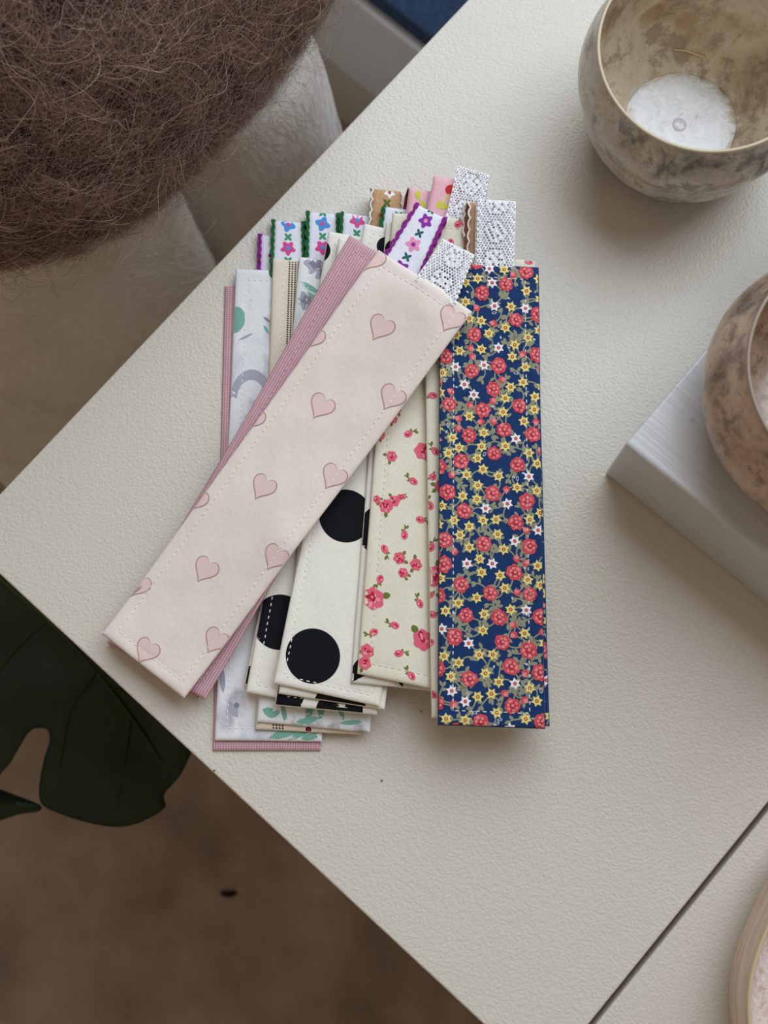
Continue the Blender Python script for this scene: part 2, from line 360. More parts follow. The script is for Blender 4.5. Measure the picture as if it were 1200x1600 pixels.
# ------------------------------------------------------------------ the pile: each bookmark is laid on what is already there
CELL = 0.0015
HX0, HY0, HN = -0.22, -0.24, 400
HF = np.zeros((HN, HN))
def hf_ix(x, y): return np.clip(((x-HX0)/CELL).astype(int), 2, HN-3), np.clip(((y-HY0)/CELL).astype(int), 2, HN-3)
def hf_get(x, y):
    i, j = hf_ix(np.asarray(x), np.asarray(y)); out = HF[i, j]
    for di, dj in ((1, 0), (-1, 0), (0, 1), (0, -1), (1, 1), (-1, -1), (1, -1), (-1, 1), (2, 0), (-2, 0), (0, 2), (0, -2)): out = np.maximum(out, HF[i+di, j+dj])
    return out
def hf_put(x, y, z):
    i, j = hf_ix(x.ravel(), y.ravel()); np.maximum.at(HF, (i, j), z.ravel())

def clip_rect(poly, x0, y0, x1, y1):
    def cut(ps, inside, inter):
        out = []
        for i in range(len(ps)):
            a, b = ps[i-1], ps[i]
            if inside(b):
                if not inside(a): out.append(inter(a, b))
                out.append(b)
            elif inside(a): out.append(inter(a, b))
        return out
    def ix(c): return lambda a, b: (c, a[1]+(b[1]-a[1])*(c-a[0])/(b[0]-a[0]))
    def iy(c): return lambda a, b: (a[0]+(b[0]-a[0])*(c-a[1])/(b[1]-a[1]), c)
    for ins, it in ((lambda p: p[0] >= x0, ix(x0)), (lambda p: p[0] <= x1, ix(x1)), (lambda p: p[1] >= y0, iy(y0)), (lambda p: p[1] <= y1, iy(y1))):
        poly = cut(poly, ins, it)
        if len(poly) < 3: return []
    return poly

class Bookmark:
    TH = 0.0015
    def __init__(s, corners, label, fab, it=200, th=None, lift=None, z0=0.006, wr=0.00018, seed=0, inset=0.0052, thread=THREAD, clr=0.0002):
        s.th = th or Bookmark.TH; s.label = label; s.seed = seed; s.wr = wr; s.inset = inset
        zc = [z0]*4; s.nu, s.nv = 20, 88
        ss, tt = np.meshgrid(np.linspace(0, 1, s.nu+1), np.linspace(0, 1, s.nv+1)); 
        for _ in range(3):
            s.c = [P(px, py, TZ+z)[:2] for (px, py), z in zip(corners, zc)]   # TL, TR, BR, BL
            X, Y = s.xy(ss, tt)
            h = hf_get(X, Y)+clr
            if lift is not None: h = np.maximum(h, lift(ss, tt))
            z = h.copy()
            for _i in range(it):
                q = np.pad(z, 1, mode='edge')
                z = np.maximum(h, 0.25*(q[:-2, 1:-1]+q[2:, 1:-1]+q[1:-1, :-2]+q[1:-1, 2:]))
            s.Z = z; zc = [z[0, 0]+s.th*.7, z[0, -1]+s.th*.7, z[-1, -1]+s.th*.7, z[-1, 0]+s.th*.7]
        c = s.c; n = np.linalg.norm
        s.W = (n(c[1]-c[0])+n(c[2]-c[3]))/2; s.L = (n(c[3]-c[0])+n(c[2]-c[1]))/2
        mid = sum(c)/4; s.root = empty('fabric_bookmark', (mid[0], mid[1], TZ+float(s.Z.min())))
        tag(s.root, label, 'bookmark', 'fanned fabric bookmarks')
        # cloth body
        def samples(length, nmid):
            e = np.array([0, 0.0003, 0.0008, 0.0016, 0.0028, s.inset-0.0010, s.inset, s.inset+0.0010, s.inset+0.0022])/length; m = np.linspace(e[-1], 1-e[-1], nmid+2)[1:-1]
            return np.concatenate([e, m, 1-e[::-1]])
        su, tv = samples(s.W, 15), samples(s.L, 72); S, T = np.meshgrid(su, tv); X, Y = s.xy(S, T); Zt = s.top(S, T); nU, nV = len(su), len(tv); s.su, s.tv, s.Zt = su, tv, Zt
        mb = MB(); ids = lambda i, j: i*nU+j
        mb.add(np.stack([X, Y, TZ+Zt], -1).reshape(-1, 3), [(ids(i, j), ids(i+1, j), ids(i+1, j+1), ids(i, j+1)) for i in range(nV-1) for j in range(nU-1)], 0, np.stack([S*s.W, T*s.L], -1).reshape(-1, 2))
        ring = [(0, j) for j in range(nU)]+[(i, nU-1) for i in range(1, nV)]+[(nV-1, j) for j in range(nU-2, -1, -1)]+[(i, 0) for i in range(nV-2, 0, -1)]
        base = len(mb.v); m = len(ring); Zb = s.base(S, T)
        cen = np.array([X.mean(), Y.mean()]); V1 = []; V2 = []; uvs = []
        for i, j in ring:
            os_ = -1 if j == 0 else (1 if j == nU-1 else 0); ot = -1 if i == 0 else (1 if i == nV-1 else 0)
            x, y = s.xy(S[i, j]+os_*0.00028/s.W, T[i, j]+ot*0.00028/s.L)
            V1.append((x, y, TZ+Zb[i, j]+s.th*0.36)); V2.append((X[i, j], Y[i, j], TZ+Zb[i, j]+0.00004)); uvs.append((S[i, j]*s.W+os_*0.0008, T[i, j]*s.L+ot*0.0008))
        mb.v.extend([tuple(map(float, q)) for q in V1+V2]); mb.uv.extend(uvs+uvs)
        for q in range(m):
            r = (q+1) % m; a, b = ids(*ring[q]), ids(*ring[r])
            mb.f.append((b, a, base+q, base+r)[::-1]); mb.f.append((base+r, base+q, base+m+q, base+m+r)[::-1]); mb.mi.extend([0, 0])
        mb.add(np.stack([X, Y, TZ+Zb+0.00004], -1).reshape(-1, 3), [(ids(i, j), ids(i, j+1), ids(i+1, j+1), ids(i+1, j)) for i in range(nV-1) for j in range(nU-1)], 0, np.stack([S*s.W, T*s.L], -1).reshape(-1, 2))
        s.body = mb.build('cloth_body', fab, s.root, True, True)
        hs, ht = np.meshgrid(np.linspace(0, 1, 64), np.linspace(0, 1, 300)); hx, hy = s.xy(hs, ht); hf_put(hx, hy, s.base(hs, ht)+s.th+0.0003)
        s.prints = MB(); s.stitch(thread)
    def xy(s, S, T):
        a, b, c, d = s.c; f = lambda i: (1-S)*(1-T)*a[i]+S*(1-T)*b[i]+S*T*c[i]+(1-S)*T*d[i]
        return f(0), f(1)
    def base(s, S, T):
        S = np.clip(S, 0, 1)*s.nu; T = np.clip(T, 0, 1)*s.nv
        i = np.minimum(T.astype(int), s.nv-1); j = np.minimum(S.astype(int), s.nu-1); u = S-j; v = T-i; Z = s.Z
        return Z[i, j]*(1-u)*(1-v)+Z[i, j+1]*u*(1-v)+Z[i+1, j]*(1-u)*v+Z[i+1, j+1]*u*v
    def top(s, S, T):
        S = np.asarray(S, float); T = np.asarray(T, float)
        e = np.minimum(np.minimum(S, 1-S)*s.W, np.minimum(T, 1-T)*s.L); e = np.maximum(e, 0)
        prof = 0.58+0.42*(1-np.exp(-e/0.0007))
        dip = 0.13*np.exp(-((e-s.inset)/0.0011)**2)
        x, y = S*s.W, T*s.L; sd = s.seed
        w = np.sin(x*170+y*45+sd)*np.sin(y*120+sd*2.1)+0.6*np.sin(x*330-y*140+sd*3)*np.sin(y*66+sd)
        return s.base(S, T)+s.th*(prof-dip)+s.wr*w*(1-np.exp(-e/0.003))
    def pt(s, x, y, dz=0.0):
        S, T = x/s.W, y/s.L; X, Y = s.xy(S, T); q, r = min(max(S, 0), 1), min(max(T, 0), 1)
        j = min(max(int(np.searchsorted(s.su, q))-1, 0), len(s.su)-2); i = min(max(int(np.searchsorted(s.tv, r))-1, 0), len(s.tv)-2)
        u = (q-s.su[j])/(s.su[j+1]-s.su[j]); v = (r-s.tv[i])/(s.tv[i+1]-s.tv[i]); Z = s.Zt
        z = Z[i, j]*(1-u)*(1-v)+Z[i, j+1]*u*(1-v)+Z[i+1, j]*(1-u)*v+Z[i+1, j+1]*u*v
        return np.array([X, Y, TZ+z+dz])
    def local(s, px, py):
        """cloth coordinates of a photo pixel"""
        S, T = 0.5, 0.5
        for _ in range(4):
            z = TZ+float(s.top(np.array(min(max(S, 0), 1)), np.array(min(max(T, 0), 1)))); g = P(px, py, z)[:2]
            for _k in range(6):
                f = np.array(s.xy(S, T))-g; e = 1e-4
                J = np.stack([(np.array(s.xy(S+e, T))-np.array(s.xy(S, T)))/e, (np.array(s.xy(S, T+e))-np.array(s.xy(S, T)))/e], 1)
                dS = np.linalg.solve(J, -f); S += dS[0]; T += dS[1]
        return S*s.W, T*s.L
    def axis(s, ang):
        """cloth-space unit vector whose world direction is picture angle ang (degrees clockwise from image up)"""
        return ang
    def deco(s, poly, mi, layer=0, rings=1, margin=0.0001, lift=0.00008):
        poly = clip_rect(list(poly), margin, margin, s.W-margin, s.L-margin)
        if len(poly) < 3: return
        n = len(poly); cx = sum(p[0] for p in poly)/n; cy = sum(p[1] for p in poly)/n; dz = lift+0.00004*layer
        Vv = [s.pt(cx, cy, dz)]; F = []
        for r in range(1, rings+1):
            for (x, y) in poly: Vv.append(s.pt(cx+(x-cx)*r/rings, cy+(y-cy)*r/rings, dz))
        for q in range(n): F.append((0, 1+q, 1+(q+1) % n))
        for r in range(1, rings):
            for q in range(n):
                a, b = 1+(r-1)*n+q, 1+(r-1)*n+(q+1) % n; F.append((a, b, b+n, a+n)[::-1])
        if np.cross(Vv[F[0][1]]-Vv[0], Vv[F[0][2]]-Vv[0])[2] < 0: F = [f[::-1] for f in F]   # printed side up
        s.prints.add(Vv, F, mi)
    def stitch(s, thread):
        d = s.inset; L, W = s.L, s.W; mb = MB(); rnd = random.Random(s.seed+11)
        runs = [((d, d), (W-d, d)), ((W-d, d), (W-d, L-d)), ((W-d, L-d), (d, L-d)), ((d, L-d), (d, d))]
        for (a, b) in runs:
            ln = math.dist(a, b); n = int(ln/0.0028); ux, uy = (b[0]-a[0])/ln, (b[1]-a[1])/ln; px, py = -uy, ux
            for i in range(n):
                t0 = (i+0.14)*ln/n; t1 = t0+0.0019; o = rnd.uniform(-0.0001, 0.0001); hw = 0.00021
                vs = []
                for t, w, z in ((t0, 0.3, -0.0001), (t0+0.0004, 1, 0.00034), (t1-0.0004, 1, 0.00034), (t1, 0.3, -0.0001)):
                    x, y = a[0]+ux*t+px*o, a[1]+uy*t+py*o
                    p = s.pt(x, y, z); q = np.array([*[float(c) for c in s.xy((x+px*hw*w)/W, (y+py*hw*w)/L)], 0]); r = np.array([*[float(c) for c in s.xy((x-px*hw*w)/W, (y-py*hw*w)/L)], 0])
                    q[2] = r[2] = p[2]-0.0002; vs += [q, p, r]
                mb.add(vs, [(3*k+c, 3*k+c+1, 3*k+c+4, 3*k+c+3) for k in range(3) for c in range(2)])
        o = mb.build('stitching', thread, s.root); o['kind'] = 'stuff'
    def finish(s, mats, name='print'):
        if s.prints.f:
            o = s.prints.build(name, mats, s.root, True); o['kind'] = 'stuff'

# ---- print motifs in cloth coordinates
def blob(x, y, r, n=14, lob=0, amp=0.0, rot=0.0, sx=1.0, sy=1.0):
    out = []
    for i in range(n):
        a = 2*math.pi*i/n; rr = r*(1+amp*math.cos(lob*a)); u, v = rr*math.cos(a)*sx, rr*math.sin(a)*sy
        out.append((x+u*math.cos(rot)-v*math.sin(rot), y+u*math.sin(rot)+v*math.cos(rot)))
    return out
def star(x, y, r, k=6, inner=0.52, rot=0.0):
    return [(x+(r if i % 2 == 0 else r*inner)*math.cos(rot+math.pi*i/k), y+(r if i % 2 == 0 else r*inner)*math.sin(rot+math.pi*i/k)) for i in range(2*k)]
def leaf(x, y, l, w, rot):
    pts = [(0, 0), (0.25, 0.8), (0.55, 1), (0.8, 0.7), (1, 0), (0.8, -0.7), (0.55, -1), (0.25, -0.8)]
    return [(x+l*a*math.cos(rot)-w*b/2*math.sin(rot), y+l*a*math.sin(rot)+w*b/2*math.cos(rot)) for a, b in pts]
def stroke(x0, y0, x1, y1, w):
    d = math.dist((x0, y0), (x1, y1))+1e-9; nx, ny = -(y1-y0)/d*w/2, (x1-x0)/d*w/2
    return [(x0+nx, y0+ny), (x1+nx, y1+ny), (x1-nx, y1-ny), (x0-nx, y0-ny)]
def heart_shape(x, y, r, rot=0.0, n=36):
    out = []
    for i in range(n):
        t = 2*math.pi*i/n; u = 0.98*math.sin(t)**3*1.0; v = -(13*math.cos(t)-5*math.cos(2*t)-2*math.cos(3*t)-math.cos(4*t))/16
        u *= r; v = (v+0.12)*r*1.08; out.append((x+u*math.cos(rot)-v*math.sin(rot), y+u*math.sin(rot)+v*math.cos(rot)))
    return out

# ---- ribbons
class Ribbon:
    """a folded loop of ribbon sewn into the top of a bookmark"""
    def __init__(s, bk, bl, br, tl, tr, rad=0.0014, skew=0.0, name='ribbon_loop', extend=0.004, rise=0.0):
        s.bk = bk; zt = float(bk.Z[0, bk.nu//2])+bk.th*0.55
        for _ in range(2):
            B0, B1 = P(*bl, TZ+zt), P(*br, TZ+zt)
            g = float(hf_get(*[np.array([P(*q, TZ+zt)[i] for q in (tl, tr)]) for i in (0, 1)]).max())+0.0003
            s.zb_tip = g; s.zt_tip = max(zt+0.0004, g+2*rad)+rise; s.zt0 = zt
        T0, T1 = P(*tl, TZ+s.zt_tip), P(*tr, TZ+s.zt_tip)
        s.R = (s.zt_tip-s.zb_tip)/2; rr = min(s.R, 0.0022)
        d = ((T0+T1)-(B0+B1))/2; d[2] = 0; ln = np.linalg.norm(d); d /= ln
        B0 = B0-d*extend; B1 = B1-d*extend; T0 = T0-d*rr; T1 = T1-d*rr
        s.B0, s.B1, s.T0, s.T1, s.d, s.rr, s.skew = B0, B1, T0, T1, d, rr, skew
        s.len = ln+extend-rr; s.w = float(np.linalg.norm((B1-B0+T1-T0)[:2])/2); s.fold = math.pi*rr
        s.total = 2*s.len+s.fold; s.mb = MB(); s.name = name; s.ext = extend
        q = np.linspace(0, 1, 40); aa = np.linspace(-0.1, 1.1, 28); A, Q = np.meshgrid(aa, q); pts = np.array([[s.at(a, b*s.len) for a in aa] for b in q]); hf_put(pts[..., 0], pts[..., 1], pts[..., 2]-TZ+0.0013)
    def mid(s, l):
        """(plan progress 0..1 plus overhang, height above table) at path length l"""
        if l <= s.len:
            q = l/s.len; e = q*q*(3-2*q); return q, 0.0, s.zt0+(s.zt_tip-s.zt0)*e
        if l <= s.len+s.fold:
            a = (l-s.len)/s.fold*math.pi; return 1.0, s.rr*math.sin(a), (s.zt_tip+s.zb_tip)/2+s.R*math.cos(a)
        q = max(0.0, 1-(l-s.len-s.fold)/s.len); e = q*q*(3-2*q); return q, 0.0, (s.zt0-0.0004)+(s.zb_tip-s.zt0+0.0004)*e
    def at(s, a, l, dn=0.0):
        q, over, z = s.mid(l); b = s.B0+(s.B1-s.B0)*a; t = s.T0+(s.T1-s.T0)*a; p = b+(t-b)*q+s.d*over
        side = (s.B1-s.B0)/np.linalg.norm(s.B1-s.B0)
        if l > s.len: p = p-side*s.skew*min(1, (l-s.len)/s.fold)
        p = np.array([p[0], p[1], TZ+z])
        if dn:
            e = 2e-4; q0 = s.mid(max(0, l-e)); q1 = s.mid(min(s.total, l+e)); du = (q1[0]-q0[0])*s.len+(q1[1]-q0[1]); dz = q1[2]-q0[2]; m = math.hypot(du, dz)+1e-12
            p = p+dn*(np.array([0, 0, 1])*(du/m)-s.d*(dz/m))
        return p
    def cloth(s, outer, inner, t=0.00022, na=6, wave=None):
        ls = np.concatenate([np.linspace(0, s.len, 12), s.len+np.linspace(0, s.fold, 9)[1:], s.len+s.fold+np.linspace(0, s.len, 12)[1:]]); na1 = na+1
        for sgn, mi in ((1, 0), (-1, 1)):
            vs = [s.at(a, l, sgn*t/2) for l in ls for a in np.linspace(0, 1, na1)]
            fs = [(i*na1+j, i*na1+j+1, (i+1)*na1+j+1, (i+1)*na1+j)[::sgn] for i in range(len(ls)-1) for j in range(na)]
            s.mb.add(vs, fs, mi, [(a*s.w, l) for l in ls for a in np.linspace(0, 1, na1)])
        n = len(ls)*na1
        for i in range(len(ls)-1):
            for j in (0, na): a, b = i*na1+j, (i+1)*na1+j; s.mb.f.append((a, b, b+n, a+n)); s.mb.mi.append(0)
        s.o = s.mb.build(s.name, [outer, inner], s.bk.root, True, True); return s.o
    def motif(s, polys, mats, name='embroidery'):
        mb = MB()
        for poly, mi, lay in polys:      # poly in (across, along from the fold crest) metres
            crest = s.len+s.fold/2; n = len(poly); cx = sum(p[0] for p in poly)/n; cy = sum(p[1] for p in poly)/n
            f = lambda x, y: s.at(min(1.02, max(-0.02, x/s.w)), max(0, crest-y), 0.0002+0.00006*lay)
            mb.add([f(cx, cy)+np.array([0, 0, 0.0001])]+[f(x, y) for x, y in poly], [(0, 1+q, 1+(q+1) % n) for q in range(n)], mi)
        o = mb.build(name, mats, s.o); o['kind'] = 'stuff'
    def braid(s, a_edge, mat, amp=0.0007, period=0.0052, rad=0.00055, name='braided_edge', strands=2, sub=0.0):
        mb = MB()
        for st in range(strands):
            pts = []
            for l in np.arange(0, s.len+s.fold+s.len*0.5, 0.00035):
                ph = 2*math.pi*l/period; out = -1 if a_edge < 0.5 else 1
                if st == 0: pts.append(s.at(a_edge+out*amp*abs(math.sin(ph/2))**0.8*1.6/s.w, l, 0.0003+0.0003*math.cos(ph/2)))
                else: pts.append(s.at(a_edge-out*0.0002*math.sin(ph*1.5)/s.w, l, 0.0004))
            mb.tube(pts, rad, 5)
        return mb.build(name, mat, s.o)
    def lace(s, mat, cell=0.00135):
        mb = MB(); Rr = cell/math.sqrt(3); row = Rr*1.5; nr = int(s.total/row); nc = int(s.w/cell)+1; tw = 0.0004
        for i in range(nr):
            for j in range(nc):
                x = (j+0.5*(i % 2))*cell; l = (i+0.5)*row
                if x > s.w: continue
                e = min(x, s.w-x); yy = (l % 0.0125)-0.00625; xx = x-s.w/2; d = math.hypot(xx, yy)
                h = 0.56
                if e < 0.0006: h = 0.0
                elif e < 0.0030: h = 0.46 if (int(e/cell) % 2) else 0.58
                elif d < 0.0016: h = 0.30
                elif d < 0.0034: h = 0.78 if math.cos(6*math.atan2(yy, xx)) > 0 else 0.22
                elif d < 0.0046: h = 0.28
                elif d < 0.0060: h = 0.74
                cor = [(x+Rr*1.02*math.sin(math.pi/3*k), l+Rr*1.02*math.cos(math.pi/3*k)) for k in range(6)]
                f = lambda q: s.at(min(1, max(0, q[0]/s.w)), min(s.total, max(0, q[1])), 0.00012*math.sin(i*1.7+j*2.3)+0.0001)
                if h == 0.0: mb.add([f(q) for q in cor], [tuple(range(6))]); continue
                inn = [(x+(q[0]-x)*h, l+(q[1]-l)*h) for q in cor]
                mb.add([f(q) for q in cor+inn], [(k, (k+1) % 6, 6+(k+1) % 6, 6+k) for k in range(6)])
        o = mb.build(s.name, mat, s.bk.root, True); md = o.modifiers.new('thickness', 'SOLIDIFY'); md.thickness = tw; md.offset = 0
        s.o = o; return o
# ribbon materials
RW = fabric('ribbon_white', (238, 238, 246), (222, 222, 236), 2600); RI = plain('ribbon_reverse_white', (214, 210, 222), 0.9)
RT = fabric('ribbon_tan', (206, 166, 128), (184, 142, 106), 2200); RTI = plain('ribbon_reverse_tan', (150, 100, 76), 0.9)
RP = fabric('ribbon_pink', (240, 192, 200), (226, 170, 182), 2400); RPI = plain('ribbon_reverse_maroon', (122, 48, 50), 0.9)
GREEN = plain('green_braid', (36, 104, 58), 0.7); PURPLE = plain('purple_braid', (142, 36, 140), 0.7); WHITEB = plain('white_braid', (240, 232, 220), 0.8)
LACE = plain('white_lace', (250, 251, 254), 0.85)
EMB = [plain('thread_blue', (74, 150, 222), 0.7), plain('thread_pink', (222, 76, 142), 0.7), plain('thread_green', (54, 150, 104), 0.7), plain('thread_purple', (140, 44, 160), 0.7),
       plain('thread_rose', (232, 150, 186), 0.7), plain('thread_teal', (28, 92, 96), 0.7), plain('thread_brick', (190, 84, 66), 0.7), plain('thread_white', (246, 240, 232), 0.7),
       plain('thread_olive', (92, 104, 44), 0.7), plain('thread_red', (196, 24, 44), 0.6), plain('thread_lime', (206, 206, 70), 0.7), plain('thread_brown', (120, 84, 60), 0.8)]
def emb_flower(x, y, r, petal, centre, pet=5, rot=0.3):
    out = [(blob(x, y, r, 30, pet, 0.24, rot), petal, 0), (blob(x, y, r*0.34, 10), centre, 2)]
    return out
def emb_x(x, y, r, col):
    return [(leaf(x, y, r, r*0.55, a), col, 0) for a in (0.8, 2.35, 3.95, 5.5)]
def flower_ribbon(bk, bl, br, tl, tr, edge, seq, petals=(0, 1), leafc=2, start=0.0045, step=0.0061, skew=0.0, rad=0.0014, r=0.0031, ext=0.004):
    rb = Ribbon(bk, bl, br, tl, tr, rad, skew, extend=ext); rb.cloth(RW, RI)
    ps = []; y = start
    for ch in seq:
        if ch == 'x': ps += emb_x(rb.w/2, y, r*0.78, leafc); y += step*0.92
        else:
            p, c = (petals if ch == 'a' else petals[::-1]); ps += emb_flower(rb.w/2, y, r, p, c, 4 if ch == 'a' and petals[0] == 0 else 5); y += step*1.02
    rb.motif(ps, EMB)
    for a in (0.03, 0.97): rb.braid(a, edge)
    return rb
def tan_ribbon(bk, bl, br, tl, tr, skew=0.0, rad=0.0016):
    rb = Ribbon(bk, bl, br, tl, tr, rad, skew); rb.cloth(RT, RTI); w = rb.w
    ps = emb_flower(w*0.58, 0.0040, 0.0023, 7, 6)+emb_x(w*0.5, 0.0092, 0.0024, 8)+emb_flower(w*0.5, 0.0148, 0.0033, 6, 7)
    rb.motif(ps, EMB)
    for a in (0.02, 0.98): rb.braid(a, WHITEB, 0.0006, 0.0050, 0.0005, 'scalloped_edge', 1)
    return rb
def cherry_ribbon(bk, bl, br, tl, tr, mode=0, skew=0.002):
    rb = Ribbon(bk, bl, br, tl, tr, 0.0022, skew, rise=0.001); rb.cloth(RP, RPI); w = rb.w
    if mode: ps = [(blob(w*0.62, 0.0085, 0.0024, 14), 9, 0), (leaf(w*0.30, 0.0185, 0.0050, 0.0026, -1.2), 10, 0), (leaf(w*0.42, 0.0180, 0.0045, 0.0022, -0.5), 10, 1), (stroke(w*0.5, 0.016, w*0.62, 0.010, 0.0006), 10, 0)]
    else: ps = [(leaf(w*0.35, 0.0075, 0.0050, 0.0028, -1.7), 10, 0), (leaf(w*0.40, 0.0070, 0.0055, 0.0020, 0.8), 10, 0), (blob(w*0.66, 0.0135, 0.0022, 14), 9, 0)]
    rb.motif(ps, EMB); return rb
def lace_ribbon(bk, bl, br, tl, tr, rad=0.0011, ext=0.004):
    rb = Ribbon(bk, bl, br, tl, tr, rad, 0.0006, 'lace_loop', ext); rb.lace(LACE); return rb

# ---- printed patterns
BLACK = [plain('black_dot_print', (16, 17, 22), 0.85, 0.2)]
def dots(bk, lst):
    for px, py, r in lst:
        x, y = bk.local(px, py); bk.deco(blob(x, y, r, 56), 0, 0, 14)
    bk.finish(BLACK, 'polka_dot_print')
ROSE = [plain('rose_deep', (188, 38, 66), 0.9, 0.1), plain('rose_mid', (230, 104, 124), 0.9, 0.1), plain('rose_light', (240, 156, 168), 0.9, 0.1), plain('rose_leaf', (112, 124, 58), 0.9, 0.1), plain('rose_white', (248, 242, 238), 0.9, 0.1)]
def rose(bk, x, y, r, rnd, leaves=2):
    for i in range(leaves):
        a = rnd.uniform(0, 6.28); bk.deco(leaf(x+r*0.8*math.cos(a), y+r*0.8*math.sin(a), r*0.9, r*0.6, a), 3, 0)
    bk.deco(blob(x, y, r, 20, 6, 0.10, rnd.uniform(0, 6)), 1, 1, 2)
    for i in range(5):
        a = rnd.uniform(0, 6.28); q = rnd.uniform(0.25, 0.65)*r
        bk.deco(blob(x+q*math.cos(a), y+q*math.sin(a), r*0.30, 9, 0, 0, a, 1.0, 0.55), (0, 2)[i % 2], 2+i % 2)
    bk.deco(blob(x, y, r*0.26, 9), 0, 4); bk.deco(blob(x-r*0.1, y-r*0.1, r*0.12, 7), 2, 5)
def bud(bk, x, y, r, rnd):
    a = rnd.uniform(0, 6.28); c, s_ = math.cos(a), math.sin(a)
    bk.deco(stroke(x, y, x+2.6*r*c, y+2.6*r*s_, r*0.28), 3, 0)
    bk.deco(leaf(x+1.6*r*c, y+1.6*r*s_, r*1.3, r*0.7, a+0.9), 3, 0); bk.deco(leaf(x+0.7*r*c, y+0.7*r*s_, r*1.1, r*0.6, a-0.9), 3, 0)
    bk.deco(blob(x, y, r, 12, 0, 0, a, 1.15, 0.85), 1, 1); bk.deco(blob(x-0.2*r*c, y-0.2*r*s_, r*0.5, 8, 0, 0, a, 1, 0.6), 0, 2); bk.deco(blob(x+0.3*r*s_, y-0.3*r*c, r*0.3, 7), 2, 3)
def rose_print(bk, big, buds, seed):
    rnd = random.Random(seed)
    for px, py, r in big:
        x, y = bk.local(px, py); rose(bk, x, y, r, rnd)
    for px, py in buds:
        x, y = bk.local(px, py); bud(bk, x, y, 0.0018, rnd)
    bk.finish(ROSE, 'rose_print')
NAVP = [plain('n_leaf', (150, 150, 124), 0.9, 0.1), plain('n_rose', (212, 84, 92), 0.9, 0.1), plain('n_rose_light', (236, 140, 142), 0.9, 0.1), plain('n_yellow', (232, 218, 134), 0.9, 0.1),
        plain('n_white', (244, 238, 240), 0.9, 0.1), plain('n_red', (186, 58, 44), 0.9, 0.1), plain('n_outline', (196, 206, 216), 0.9, 0.1), plain('n_rose_deep', (176, 44, 60), 0.9, 0.1)]
def ring_print(bk, x, y, a, b, rot, w, mi, layer, n=12):
    for i in range(n):
        p = []
        for t, sc in ((i, 1), (i+1, 1), (i+1, 1-w), (i, 1-w)):
            th = 2*math.pi*t/n; u, v = a*sc*math.cos(th), b*sc*math.sin(th); p.append((x+u*math.cos(rot)-v*math.sin(rot), y+u*math.sin(rot)+v*math.cos(rot)))
        bk.deco(p, mi, layer)
